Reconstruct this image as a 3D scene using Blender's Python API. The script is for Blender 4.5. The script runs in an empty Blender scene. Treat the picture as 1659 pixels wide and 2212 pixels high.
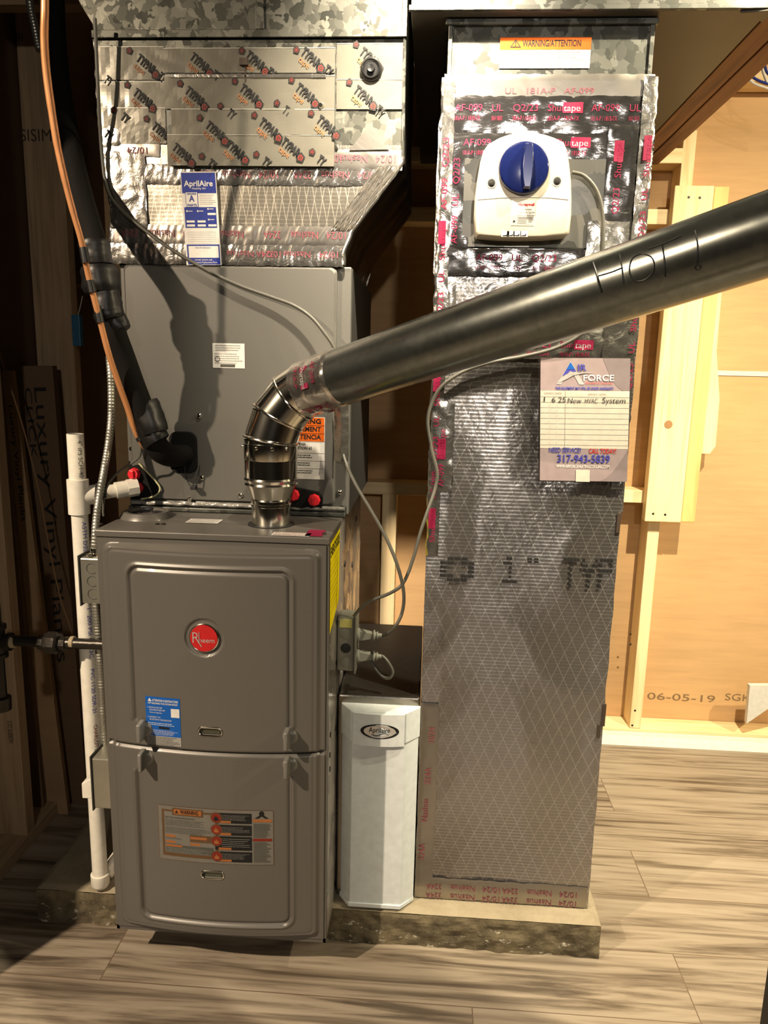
import bpy, math, random
from mathutils import Vector as V, Matrix, noise
random.seed(7)
PI = math.pi
C = bpy.context.scene.collection
scn = bpy.context.scene

# ------------------------------------------------------------------ camera
CAM = V((0.6267, -1.3358, 1.1764)); FPX = 1603.75; IW, IH = 1659, 2212
yaw, pitch, roll = 0.0607, 0.1918, 0.0226
cy, sy, cp, sp = math.cos(yaw), math.sin(yaw), math.cos(pitch), math.sin(pitch)
Fw = V((-sy*cp, cy*cp, -sp)); R0 = V((cy, sy, 0)); U0 = R0.cross(Fw)
Rt = R0*math.cos(roll) + U0*math.sin(roll); Up = U0*math.cos(roll) - R0*math.sin(roll)
cd = bpy.data.cameras.new('camera'); cam = bpy.data.objects.new('camera', cd); C.objects.link(cam)
cam.matrix_world = Matrix(((Rt.x, Up.x, -Fw.x, CAM.x), (Rt.y, Up.y, -Fw.y, CAM.y), (Rt.z, Up.z, -Fw.z, CAM.z), (0, 0, 0, 1)))
cd.sensor_fit = 'VERTICAL'; cd.sensor_height = 36.0; cd.lens = 36.0*FPX/IH
cd.clip_start = 0.02
scn.camera = cam

# ------------------------------------------------------------------ world, lights, exposure
w = bpy.data.worlds.new('world'); scn.world = w; w.use_nodes = True
w.node_tree.nodes['Background'].inputs[0].default_value = (1.0, 0.88, 0.72, 1)
w.node_tree.nodes['Background'].inputs[1].default_value = 0.02
def lamp(name, loc, target, power, col, size, spread=170, kind='DISK'):
    l = bpy.data.lights.new(name, 'AREA'); l.shape = kind; l.size = size; l.energy = power; l.color = col
    l.spread = math.radians(spread)
    o = bpy.data.objects.new(name, l); C.objects.link(o); o.location = loc
    o.rotation_euler = (V(target) - V(loc)).to_track_quat('-Z', 'Y').to_euler()
    return o
WARM = (1.0, 0.80, 0.56)
lamp('ceiling_lamp_left', (-1.15, -1.56, 2.28), (0.25, 0.0, 0.05), 29, (1.0, 0.80, 0.58), 0.05, 104)
lamp('ceiling_lamp_near_right', (1.51, -0.36, 2.28), (1.30, 0.62, 0.0), 29, (1.0, 0.87, 0.62), 0.03, 108)
lamp('ceiling_lamp_far_right', (2.75, -0.50, 2.28), (1.8, 1.1, 0.9), 24, (1.0, 0.84, 0.54), 0.06, 120)
lamp('ceiling_lamp_middle', (0.60, -0.30, 2.28), (0.55, 1.22, 0.25), 8, (1.0, 0.86, 0.66), 0.04, 52)
lamp('ceiling_lamp_hall', (1.22, -4.6, 2.28), (0.8, 0.1, 1.0), 11, (1.0, 0.92, 0.82), 0.16, 120)
scn.view_settings.view_transform = 'Standard'; scn.view_settings.look = 'None'
scn.view_settings.exposure = 0.30; scn.view_settings.gamma = 1.0; scn.view_settings.use_curve_mapping = False

# ------------------------------------------------------------------ pixel readings -> real points at a stated distance
def ray(px, py): return Fw + Rt*((px-IW/2)/FPX) - Up*((py-IH/2)/FPX)
def aY(px, py, y): d = ray(px, py); return CAM + d*((y-CAM.y)/d.y)
def aX(px, py, x): d = ray(px, py); return CAM + d*((x-CAM.x)/d.x)
def aZ(px, py, z): d = ray(px, py); return CAM + d*((z-CAM.z)/d.z)
def aD(px, py, dep): return CAM + ray(px, py)*dep
def depth(p): return (V(p)-CAM).dot(Fw)

# ------------------------------------------------------------------ materials
MATS = {}
ANI = 0.0; TANA = 2
def newmat(name):
    m = bpy.data.materials.new(name); m.use_nodes = True; MATS[name] = m
    return m, m.node_tree.nodes, m.node_tree.links, m.node_tree.nodes['Principled BSDF']
def setp(b, col=None, rough=None, metal=None, spec=None, coat=None):
    if col is not None: b.inputs['Base Color'].default_value = (*col, 1)
    if rough is not None: b.inputs['Roughness'].default_value = rough
    if metal is not None: b.inputs['Metallic'].default_value = metal
    if spec is not None: b.inputs['Specular IOR Level'].default_value = spec
    if coat is not None: b.inputs['Coat Weight'].default_value = coat
def coords(N, L, scale=(1, 1, 1), rot=(0, 0, 0)):
    t = N.new('ShaderNodeTexCoord'); mp = N.new('ShaderNodeMapping')
    mp.inputs['Scale'].default_value = scale; mp.inputs['Rotation'].default_value = rot
    L.new(t.outputs['Object'], mp.inputs['Vector']); return mp.outputs[0]
def nz(N, L, vec, scale, detail=4, rough=.55, dist=0):
    n = N.new('ShaderNodeTexNoise'); n.inputs['Scale'].default_value = scale; n.inputs['Detail'].default_value = detail
    n.inputs['Roughness'].default_value = rough; n.inputs['Distortion'].default_value = dist
    L.new(vec, n.inputs['Vector']); return n.outputs['Fac']
def ramp(N, L, fac, stops):
    r = N.new('ShaderNodeValToRGB'); e = r.color_ramp.elements
    e[0].position, e[0].color = stops[0][0], (*stops[0][1], 1); e[1].position, e[1].color = stops[1][0], (*stops[1][1], 1)
    for p, c in stops[2:]:
        q = e.new(p); q.color = (*c, 1)
    L.new(fac, r.inputs[0]); return r.outputs[0]
def bump(N, L, b, h, strength, dist=.002):
    n = N.new('ShaderNodeBump'); n.inputs['Strength'].default_value = strength; n.inputs['Distance'].default_value = dist
    L.new(h, n.inputs['Height']); L.new(n.outputs[0], b.inputs['Normal']); return n
def mth(N, L, op, a, b=None):
    n = N.new('ShaderNodeMath'); n.operation = op
    for i, x in enumerate((a, b)):
        if x is None: continue
        if isinstance(x, (int, float)): n.inputs[i].default_value = x
        else: L.new(x, n.inputs[i])
    return n.outputs[0]
def flat(name, col, rough=.5, metal=0, spec=.5, nb=0, ns=60, coat=0):
    if name in MATS: return MATS[name]
    m, N, L, b = newmat(name); setp(b, col, rough, metal, spec, coat)
    vec = coords(N, L); f = nz(N, L, vec, ns, 3)
    c = ramp(N, L, f, [(.3, tuple(x*.93 for x in col)), (.7, tuple(min(1, x*1.06) for x in col))])
    L.new(c, b.inputs['Base Color'])
    if nb: bump(N, L, b, f, nb)
    return m
def wood(name, col, dark, axis, rough=.7, knots=True, sc=1.0):
    m, N, L, b = newmat(name); setp(b, col, rough)
    s = [26*sc, 26*sc, 26*sc]; s['xyz'.index(axis)] = 1.3*sc
    vec = coords(N, L, tuple(s)); f = nz(N, L, vec, 1.6, 5, .6, 1.2)
    s2 = [4, 4, 4]; s2['xyz'.index(axis)] = .8
    g = nz(N, L, coords(N, L, tuple(s2)), 2.2, 3)
    mx = mth(N, L, 'ADD', mth(N, L, 'MULTIPLY', f, .7), mth(N, L, 'MULTIPLY', g, .35))
    c = ramp(N, L, mx, [(.36, dark), (.56, col), (.75, tuple(min(1, x*1.12) for x in col))])
    L.new(c, b.inputs['Base Color']); bump(N, L, b, f, .25, .001)
    return m
def galv(name, lo, hi, scale=38, rough=.38, metal=.85):
    m, N, L, b = newmat(name); setp(b, hi, rough, metal)
    vec = coords(N, L); d = N.new('ShaderNodeTexNoise'); d.inputs['Scale'].default_value = 38; d.inputs['Detail'].default_value = 4; L.new(vec, d.inputs['Vector'])
    ad = N.new('ShaderNodeVectorMath'); ad.operation = 'MULTIPLY_ADD'; L.new(d.outputs['Color'], ad.inputs[0]); ad.inputs[1].default_value = (.05,)*3; L.new(vec, ad.inputs[2])
    v = N.new('ShaderNodeTexVoronoi'); v.inputs['Scale'].default_value = scale; L.new(ad.outputs[0], v.inputs['Vector'])
    s = N.new('ShaderNodeSeparateColor'); L.new(v.outputs['Color'], s.inputs[0])
    L.new(ramp(N, L, s.outputs[0], [(.05, lo), (.5, tuple((a+c)/2 for a, c in zip(lo, hi))), (.95, hi)]), b.inputs['Base Color'])
    L.new(ramp(N, L, s.outputs[1], [(0, (rough-.1,)*3), (1, (rough+.2,)*3)]), b.inputs['Roughness'])
    bump(N, L, b, s.outputs[2], .12, .0006)
    return m
def foil(name, col, rough, nscale, nstr, scrim=False, ridge=0, stretch=(1, 1, 1), metal=.95, ku=38.0, kz=17.5, hw=.6):
    m, N, L, b = newmat(name); setp(b, col, rough, metal)
    vec = coords(N, L, stretch); h = nz(N, L, vec, nscale, 5, .6, .6)
    if scrim:
        t = N.new('ShaderNodeTexCoord'); s = N.new('ShaderNodeSeparateXYZ'); L.new(t.outputs['Object'], s.inputs[0])
        u = mth(N, L, 'ADD', s.outputs[0], s.outputs[1]); z = s.outputs[2]
        def line(expr, wd):
            fr = mth(N, L, 'FRACT', expr); q = mth(N, L, 'ABSOLUTE', mth(N, L, 'SUBTRACT', fr, .5))
            return mth(N, L, 'LESS_THAN', q, wd)
        ua = mth(N, L, 'MULTIPLY', u, ku); zb = mth(N, L, 'MULTIPLY', z, kz)
        d1 = line(mth(N, L, 'ADD', ua, zb), .0006*ku); d2 = line(mth(N, L, 'SUBTRACT', ua, zb), .0006*ku)
        hz = line(mth(N, L, 'MULTIPLY', z, 133.0), .07)
        mk = mth(N, L, 'MAXIMUM', mth(N, L, 'MAXIMUM', d1, d2), mth(N, L, 'MULTIPLY', hz, hw))
        mix = N.new('ShaderNodeMix'); mix.data_type = 'RGBA'; L.new(mk, mix.inputs[0])
        mix.inputs[6].default_value = (*col, 1); mix.inputs[7].default_value = (*[min(1, x*1.6) for x in col], 1); L.new(mix.outputs[2], b.inputs['Base Color'])
        L.new(mth(N, L, 'ADD', mth(N, L, 'MULTIPLY', mk, .04), rough), b.inputs['Roughness'])
        wv = mth(N, L, 'SINE', mth(N, L, 'MULTIPLY', z, 133*2*PI))
        h = mth(N, L, 'ADD', mth(N, L, 'MULTIPLY', h, 1.0), mth(N, L, 'ADD', mth(N, L, 'MULTIPLY', mk, .15), mth(N, L, 'MULTIPLY', wv, ridge)))
    bump(N, L, b, h, nstr, .004)
    return m

M_FOIL = foil('foil_scrim_facing', (.34, .32, .30), .19, 26, .20, True, .11, (1, 1, 1.6))
_b = M_FOIL.node_tree.nodes['Principled BSDF']; _b.inputs['Anisotropic'].default_value = .96
_t = M_FOIL.node_tree.nodes.new('ShaderNodeCombineXYZ'); _t.inputs[TANA].default_value = 1.0; M_FOIL.node_tree.links.new(_t.outputs[0], _b.inputs['Tangent'])
_b.inputs['Anisotropic Rotation'].default_value = ANI
M_FOILP = foil('crumpled_foil', (.5, .47, .42), .20, 30, .55, False, 0, (1, 1, .5))
M_FOILS = foil('plenum_scrim_foil', (.34, .315, .265), .30, 22, .22, True, .015, ku=62, kz=12, hw=.25)
M_TAPE = foil('foil_tape', (.25, .24, .235), .14, 26, .30, False, 0, (.6, 1, 1.6))
M_TAPED = foil('smooth_foil_tape', (.36, .335, .30), .30, 16, .16)
M_TAPEB = foil('bright_foil_tape', (.56, .535, .49), .20, 34, .42)
M_SIDEF = foil('dark_reflection_foil', (.24, .22, .19), .24, 14, .2)  # foil with its dark wall reflection put into a darker base colour
M_GALV = galv('galvanized_spangle', (.036, .037, .031), (.125, .124, .105), 58, .44)
M_GALV2 = galv('fine_galvanized', (.055, .057, .05), (.15, .15, .135), 50, .46)
M_GSIDE = galv('smooth_galvanized', (.50, .47, .43), (.62, .58, .53), 20, .30)
M_REFLG = flat('wood_reflection_galvanized', (.075, .064, .05), .5, .3, nb=.1, ns=9)  # trunk underside, reflection of dark wood put into the base colour
M_STEEL = flat('bright_galvanized_pipe', (.72, .70, .62), .15, 1.0, nb=.05, ns=12)
M_BOXST = flat('stamped_steel_box', (.42, .41, .35), .38, .85, nb=.15, ns=30)
M_CLEAN = flat('enamel_grey', (.112, .104, .092), .38, .15, nb=.04, ns=700, coat=.12)
M_PANEL = flat('coil_panel_grey', (.108, .104, .092), .42, .15, nb=.05, ns=600)
M_LATCH = flat('latch_grey_plastic', (.15, .145, .13), .35)
M_BLACK = flat('matte_black', (.008, .008, .008), .6)
M_BLKPL = flat('black_foam', (.006, .0055, .005), .8, spec=.2, nb=.3, ns=50)
M_BLKTP = flat('black_vinyl_tape', (.006, .0055, .005), .42, nb=.5, ns=28)
M_WHITEP = flat('white_pvc', (.72, .69, .60), .32)
M_WHITEB = flat('white_appliance_plastic', (.62, .665, .68), .38)
M_CREAM = flat('cream_plastic', (.47, .425, .335), .36)
M_BLUEK = flat('deep_blue_plastic', (.005, .009, .055), .16, coat=.3)
M_RED = flat('red_plastic', (.62, .015, .025), .35)
M_COPPER = flat('copper', (.95, .44, .19), .34, .55, nb=.04, ns=20)
M_CABLE = flat('grey_cable', (.075, .072, .058), .48)
M_CABLED = flat('dark_grey_cable', (.10, .098, .08), .45)
M_PLUG = flat('grey_plug', (.19, .19, .16), .5)
M_IRON = flat('black_iron', (.035, .030, .024), .35, .6, nb=.6, ns=45)
M_DOPE = flat('pipe_dope', (.32, .26, .16), .7, nb=.6, ns=90)
M_PENC = flat('marker_black', (.006, .006, .006), .5)
def dcol(name, c, r=.6): return flat('print_'+name, c, r, spec=.25)
P_W, P_K = dcol('white', (.62, .60, .56)), dcol('black', (.01, .01, .01))
P_OR, P_NAVY, P_BLUE = dcol('orange', (.55, .10, .005)), dcol('navy', (.015, .03, .22)), dcol('blue', (.006, .085, .36))
P_RED, P_PINK, P_YEL = dcol('red', (.42, .012, .012)), dcol('magenta', (.19, .004, .034)), dcol('yellow', (.95, .78, .0))
P_GREY, P_MAUVE, P_MAUD = dcol('grey', (.28, .27, .25)), dcol('mauve', (.26, .205, .21)), dcol('deep_mauve', (.185, .15, .155))
P_PAPER, P_SILV, P_INDIGO = dcol('paper', (.50, .46, .39)), flat('print_silver', (.62, .6, .58), .3, .5), dcol('indigo', (.05, .05, .30))
P_FAINT, P_BROWN, P_DKBR = dcol('faint_pink', (.21, .055, .07)), dcol('brown_ink', (.10, .055, .025)), dcol('dark_brown', (.05, .035, .025))
P_OCH, P_BRED, P_CHAR = dcol('ochre', (.30, .105, .03)), dcol('brick_red', (.17, .02, .012)), dcol('charcoal', (.07, .07, .06))
P_KINK = dcol('kraft_ink', (.20, .13, .07))

W_PINE = {a: wood('pine_'+a, (.86, .68, .40), (.70, .48, .22), a) for a in 'xyz'}
W_SHADED = {a: wood('shaded_pine_'+a, (.34, .235, .135), (.20, .13, .068), a) for a in 'xyz'}  # pine with the left corner's shade put into its colour
W_JOIST = wood('aged_joist', (.26, .115, .045), (.12, .045, .018), 'y')
W_YEL = wood('yellow_pine', (.80, .52, .20), (.55, .28, .08), 'z', sc=.55)

def kraft(name, col):
    m, N, L, b = newmat(name); setp(b, col, .75)
    f = nz(N, L, coords(N, L, (1.4, 1.4, 16)), 3, 5, .65, .3); g = nz(N, L, coords(N, L), 3, 3)
    mx = mth(N, L, 'ADD', mth(N, L, 'MULTIPLY', f, .6), mth(N, L, 'MULTIPLY', g, .4))
    c = ramp(N, L, mx, [(.35, tuple(x*.86 for x in col)), (.55, col), (.66, tuple(min(1, x*1.05) for x in col)), (.74, tuple(min(1, x*1.3) for x in col))])
    L.new(c, b.inputs['Base Color']); return m
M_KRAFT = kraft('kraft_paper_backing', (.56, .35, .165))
M_KRAFTD = kraft('shaded_kraft', (.10, .052, .025))  # left wall's kraft, colour darkened to stand for shade between studs
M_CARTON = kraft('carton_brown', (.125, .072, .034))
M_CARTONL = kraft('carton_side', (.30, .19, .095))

def floor_mat():
    m, N, L, b = newmat('vinyl_plank_floor'); setp(b, (.5, .4, .3), .42)
    vec = coords(N, L)
    br = N.new('ShaderNodeTexBrick'); br.inputs['Scale'].default_value = 1; br.inputs['Brick Width'].default_value = 1.22; br.inputs['Row Height'].default_value = .18
    br.inputs['Mortar Size'].default_value = .0012; br.inputs['Mortar Smooth'].default_value = 0; br.offset = .63; br.offset_frequency = 2
    br.inputs['Color1'].default_value = (0, 0, 0, 1); br.inputs['Color2'].default_value = (1, 1, 1, 1); br.inputs['Mortar'].default_value = (.5, .5, .5, 1)
    mp = N.new('ShaderNodeMapping'); mp.inputs['Location'].default_value = (.4714, .048, 0); L.new(vec, mp.inputs['Vector']); L.new(mp.outputs[0], br.inputs['Vector'])
    cx = N.new('ShaderNodeSeparateXYZ'); L.new(vec, cx.inputs[0]); cb = N.new('ShaderNodeCombineXYZ')
    sc = N.new('ShaderNodeSeparateColor'); L.new(br.outputs['Color'], sc.inputs[0])
    L.new(mth(N, L, 'MULTIPLY', cx.outputs[0], .9), cb.inputs[0]); L.new(mth(N, L, 'MULTIPLY', cx.outputs[1], 17), cb.inputs[1]); L.new(mth(N, L, 'MULTIPLY', sc.outputs[0], 9), cb.inputs[2])
    f = nz(N, L, cb.outputs[0], 1.7, 6, .62, 1.1)
    wv = N.new('ShaderNodeTexNoise'); wv.inputs['Scale'].default_value = 5.5; wv.inputs['Detail'].default_value = 3; L.new(cb.outputs[0], wv.inputs['Vector'])
    mx = mth(N, L, 'ADD', mth(N, L, 'MULTIPLY', f, .78), mth(N, L, 'ADD', mth(N, L, 'MULTIPLY', wv.outputs['Fac'], .22), mth(N, L, 'MULTIPLY', sc.outputs[0], .06)))
    c = ramp(N, L, mx, [(.38, (.085, .064, .045)), (.455, (.165, .132, .096)), (.53, (.265, .218, .162)), (.66, (.33, .282, .217))])
    mix = N.new('ShaderNodeMix'); mix.data_type = 'RGBA'; L.new(br.outputs['Fac'], mix.inputs[0]); L.new(c, mix.inputs[6]); mix.inputs[7].default_value = (.13, .09, .06, 1)
    L.new(mix.outputs[2], b.inputs['Base Color']); bump(N, L, b, f, .12, .001); return m
M_FLOOR = floor_mat()
def concrete():
    m, N, L, b = newmat('rough_concrete'); setp(b, (.4, .35, .28), .9)
    v = coords(N, L); f = nz(N, L, v, 9, 8, .7); g = nz(N, L, v, 70, 4, .7)
    s = N.new('ShaderNodeSeparateXYZ'); L.new(v, s.inputs[0]); ge = N.new('ShaderNodeNewGeometry'); sn = N.new('ShaderNodeSeparateXYZ'); L.new(ge.outputs['Normal'], sn.inputs[0])
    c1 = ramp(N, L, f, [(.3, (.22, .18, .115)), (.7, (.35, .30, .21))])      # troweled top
    c2 = ramp(N, L, nz(N, L, v, 16, 6, .75), [(.36, (.055, .043, .024)), (.60, (.15, .122, .07))])   # darker brown side
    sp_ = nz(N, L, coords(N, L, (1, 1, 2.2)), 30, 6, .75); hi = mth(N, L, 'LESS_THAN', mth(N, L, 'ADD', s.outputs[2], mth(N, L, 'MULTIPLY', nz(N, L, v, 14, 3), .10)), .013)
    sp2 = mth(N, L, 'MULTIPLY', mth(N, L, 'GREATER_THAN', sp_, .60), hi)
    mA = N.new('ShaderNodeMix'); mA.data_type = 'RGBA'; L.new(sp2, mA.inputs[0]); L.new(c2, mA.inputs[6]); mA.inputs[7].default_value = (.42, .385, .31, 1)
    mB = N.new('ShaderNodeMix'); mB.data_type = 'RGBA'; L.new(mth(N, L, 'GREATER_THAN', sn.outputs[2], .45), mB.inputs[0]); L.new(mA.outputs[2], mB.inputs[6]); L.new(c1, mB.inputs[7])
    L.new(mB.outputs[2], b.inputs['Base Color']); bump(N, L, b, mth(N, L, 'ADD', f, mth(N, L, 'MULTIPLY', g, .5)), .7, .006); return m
M_CONC = concrete()
M_PAINT = flat('dim_painted_wall', (.05, .043, .036), .8)
M_CEIL = flat('dark_open_ceiling', (.05, .04, .03), .9)

# ------------------------------------------------------------------ mesh builder
ORG = {}
def org(o): return ORG.get(o.name, V((0, 0, 0))) if o else V((0, 0, 0))
class MB:
    def __init__(s): s.v = []; s.f = []; s.m = []; s.mi = 0; s.mats = []
    def use(s, mat):
        if mat not in s.mats: s.mats.append(mat)
        s.mi = s.mats.index(mat); return s
    def add(s, vs, fs):
        k = len(s.v); s.v += [V(a) for a in vs]; s.f += [tuple(i+k for i in f) for f in fs]; s.m += [s.mi]*len(fs); return s
    def box(s, a, b):
        (x0, y0, z0), (x1, y1, z1) = a, b
        x0, x1 = min(x0, x1), max(x0, x1); y0, y1 = min(y0, y1), max(y0, y1); z0, z1 = min(z0, z1), max(z0, z1)
        return s.add([(x0, y0, z0), (x1, y0, z0), (x1, y1, z0), (x0, y1, z0), (x0, y0, z1), (x1, y0, z1), (x1, y1, z1), (x0, y1, z1)],
                     [(0, 3, 2, 1), (4, 5, 6, 7), (0, 1, 5, 4), (1, 2, 6, 5), (2, 3, 7, 6), (3, 0, 4, 7)])
    def prism(s, pts, d):                      # closed polygon pts extruded by vector d
        n = len(pts); d = V(d); a = [V(p) for p in pts]
        return s.add(a+[p+d for p in a], [tuple(range(n))[::-1], tuple(range(n, 2*n))] + [(i, (i+1) % n, n+(i+1) % n, n+i) for i in range(n)])
    def tube(s, pts, r, n=12, cap=True):
        pts = [V(p) for p in pts]; rs = r if isinstance(r, (list, tuple)) else [r]*len(pts)
        vs = []; up = None
        for i, p in enumerate(pts):
            t = (pts[min(i+1, len(pts)-1)]-pts[max(i-1, 0)]).normalized()
            if up is None: up = t.orthogonal().normalized()
            up = (up - t*up.dot(t)).normalized(); sd = t.cross(up)
            for k in range(n):
                a = 2*PI*k/n; vs.append(p + (up*math.cos(a)+sd*math.sin(a))*rs[i])
        fs = [(i*n+k, i*n+(k+1) % n, (i+1)*n+(k+1) % n, (i+1)*n+k) for i in range(len(pts)-1) for k in range(n)]
        if cap: fs += [tuple(range(n))[::-1], tuple(range((len(pts)-1)*n, len(pts)*n))]
        return s.add(vs, fs)
    def lathe(s, c, axis, prof, n=28):         # prof: [(distance along axis, radius)]
        c = V(c); ax = V(axis).normalized(); u = ax.orthogonal().normalized(); w_ = ax.cross(u); vs = []; fs = []
        for h, r in prof:
            for k in range(n):
                a = 2*PI*k/n; vs.append(c+ax*h+(u*math.cos(a)+w_*math.sin(a))*max(r, 1e-5))
        for i in range(len(prof)-1):
            for k in range(n): fs.append((i*n+k, i*n+(k+1) % n, (i+1)*n+(k+1) % n, (i+1)*n+k))
        fs += [tuple(range(n))[::-1], tuple(range((len(prof)-1)*n, len(prof)*n))]
        return s.add(vs, fs)
    def grid(s, f, us, vs_):
        k = [f(u, v) for v in vs_ for u in us]; n = len(us)
        return s.add(k, [(j*n+i, j*n+i+1, (j+1)*n+i+1, (j+1)*n+i) for j in range(len(vs_)-1) for i in range(n-1)])
    def build(s, name, mat=None, parent=None, smooth=False, bevel=0, bseg=2):
        o_ = org(parent); me = bpy.data.meshes.new(name); me.from_pydata([v-o_ for v in s.v], [], s.f)
        if mat is not None and not s.mats: s.mats = [mat]
        for q in s.mats: me.materials.append(q)
        me.polygons.foreach_set('material_index', s.m)
        if smooth: me.polygons.foreach_set('use_smooth', [True]*len(s.f))
        me.update(); o = bpy.data.objects.new(name, me); C.objects.link(o)
        if parent is not None: o.parent = parent
        ORG[o.name] = o_
        if bevel:
            b = o.modifiers.new('b', 'BEVEL'); b.width = bevel; b.segments = bseg; b.limit_method = 'ANGLE'; b.angle_limit = .6
        if smooth:
            try:
                md = me; md.set_sharp_from_angle(angle=math.radians(38))
            except Exception: pass
        return o
def tag(o, label, cat, group=None, kind=None):
    o['label'] = label; o['category'] = cat
    if group: o['group'] = group
    if kind: o['kind'] = kind
    return o
def thing(name, label, cat, loc, group=None):
    o = bpy.data.objects.new(name, None); C.objects.link(o); o.location = loc; o.empty_display_size = .05
    ORG[o.name] = V(loc); tag(o, label, cat, group); return o
def struct(o): o['kind'] = 'structure'; return o
def smoothp(pts, n=8):
    pts = [V(p) for p in pts]; out = []
    for i in range(len(pts)-1):
        a, b, c, d = pts[max(i-1, 0)], pts[i], pts[i+1], pts[min(i+2, len(pts)-1)]
        for k in range(n):
            t = k/n; out.append(.5*((2*b)+(c-a)*t+(2*a-5*b+4*c-d)*t*t+(3*b-a-3*c+d)*t**3))
    out.append(pts[-1]); return out
def lin(a, b, n): return [a+(b-a)*i/(n-1) for i in range(n)]

# ------------------------------------------------------------------ printed matter
TC = {}
def glyphs(txt, bold=0):
    if (txt, bold) in TC: return TC[(txt, bold)]
    c = bpy.data.curves.new('t', 'FONT'); c.body = txt; c.size = 1; c.offset = bold; c.resolution_u = 3; c.fill_mode = 'FRONT'
    o = bpy.data.objects.new('t', c); me = o.to_mesh()
    vs = [(v.co.x, v.co.y) for v in me.vertices]; fs = [tuple(p.vertices) for p in me.polygons]
    o.to_mesh_clear(); bpy.data.objects.remove(o); bpy.data.curves.remove(c)
    if not vs: vs = [(0, 0)]; fs = []
    TC[(txt, bold)] = (vs, fs); return vs, fs
class Decal:
    """flat print: map(u, v, layer) -> point; u right, v up, metres"""
    def __init__(s, fn, step=.02): s.b = MB(); s.fn = fn; s.step = step; s.L = 0
    def rect(s, m, u0, v0, u1, v1, layer):
        s.b.use(m); nu = max(2, int(abs(u1-u0)/s.step)+2); nv = max(2, int(abs(v1-v0)/s.step)+2)
        s.b.grid(lambda u, v: s.fn(u, v, layer), lin(u0, u1, nu), lin(v0, v1, nv)); return s
    def poly(s, m, pts, layer): s.b.use(m).add([s.fn(u, v, layer) for u, v in pts], [tuple(range(len(pts)))]); return s
    def disc(s, m, u, v, ru, rv, layer, n=32, a0=0):
        return s.poly(m, [(u+ru*math.cos(2*PI*i/n+a0), v+rv*math.sin(2*PI*i/n+a0)) for i in range(n)], layer)
    def ring(s, m, u, v, r0, r1, layer, n=28):
        s.b.use(m); p = []
        for i in range(n):
            a = 2*PI*i/n; p += [s.fn(u+r0*math.cos(a), v+r0*math.sin(a), layer), s.fn(u+r1*math.cos(a), v+r1*math.sin(a), layer)]
        s.b.add(p, [(2*i, 2*i+1, (2*i+3) % (2*n), (2*i+2) % (2*n)) for i in range(n)]); return s
    def text(s, m, txt, u, v, h, layer, width=None, rot=0, bold=0, shear=0, center=False, flip=False):
        vs, fs = glyphs(txt, bold); xs = [a for a, _ in vs]; x0, x1 = min(xs), max(xs)
        sc = h/.70; sx = sc if width is None else width/max(1e-6, x1-x0)
        c_, s_ = math.cos(rot), math.sin(rot); out = []
        off = (x0+x1)/2 if center else x0
        for a, b in vs:
            X = (a-off)*sx + shear*b*sc; Y_ = b*sc
            if flip: X = -X
            out.append(s.fn(u+X*c_-Y_*s_, v+X*s_+Y_*c_, layer))
        s.b.use(m).add(out, [f[::-1] for f in fs] if flip else fs); return s
    def lines(s, m, u0, v0, u1, v1, n, layer, fill=.45, seed=1, brk=True):   # rows of tiny unreadable print
        rr = random.Random(seed); dv = (v1-v0)/n
        for i in range(n):
            y = v1-(i+.5)*dv; x = u0; end = u0+(u1-u0)*rr.uniform(.72, 1.0)
            while x < end:
                wl = rr.uniform(.02, .09)*(u1-u0) if brk else (u1-u0)
                s.b.use(m); a, b = x, min(x+wl, end)
                s.b.add([s.fn(a, y-dv*fill/2, layer), s.fn(b, y-dv*fill/2, layer), s.fn(b, y+dv*fill/2, layer), s.fn(a, y+dv*fill/2, layer)], [(0, 1, 2, 3)])
                x += wl + .012*(u1-u0)
        return s
    def build(s, name, parent): return s.b.build(name, None, parent)
def planeY(x0, z0, y, lean=0):
    return lambda u, v, L: V((x0+u*math.cos(lean)-v*math.sin(lean), y-.0008-.00035*L, z0+v*math.cos(lean)+u*math.sin(lean)))

# ================================================================== THE SETTING
ZF = -.083
o = MB().box((-4, -6.2, ZF-.05), (4.4, 1.30, ZF)).build('floor', M_FLOOR); struct(o)
o = MB().box((-.62, 1.22, ZF), (4.3, 1.235, 2.5)).build('wall_back', M_KRAFT); struct(o)
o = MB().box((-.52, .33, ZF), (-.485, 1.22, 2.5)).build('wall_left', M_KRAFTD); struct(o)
o = MB().box((4.3, -6.2, ZF), (4.35, 1.25, 2.5)).build('wall_right', M_PAINT); struct(o)
o = MB().box((-4, -6.25, ZF), (4.3, -6.2, 2.5)).build('wall_front', M_PAINT); struct(o)
o = MB().box((-4.05, -6.2, ZF), (-4, 1.25, 2.5)).build('wall_outer', M_PAINT); struct(o)
o = MB().box((-4.05, -6.25, 2.5), (4.35, 1.25, 2.55)).build('ceiling', M_CEIL); struct(o)
o = MB().box((-4, -.33, ZF), (-.40, -.26, 2.5)).build('wall_entry', M_PAINT); struct(o)
# white shoe trim in front of the plate
b = MB(); pr = [(1.075, ZF), (1.128, ZF), (1.128, ZF+.026), (1.100, ZF+.024), (1.084, ZF+.014)]
b.prism([(1.02, y, z) for y, z in pr], (2.9, 0, 0)); struct(b.build('baseboard_back', M_WHITEP))
# white tape over the joint between two kraft sheets
p = aY(1530, 800, 1.219); q = aY(1659, 812, 1.219)
struct(MB().box((p.x-.12, 1.217, q.z-.002), (q.x+1.2, 1.2195, p.z)).build('trim_joint', P_W))
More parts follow.
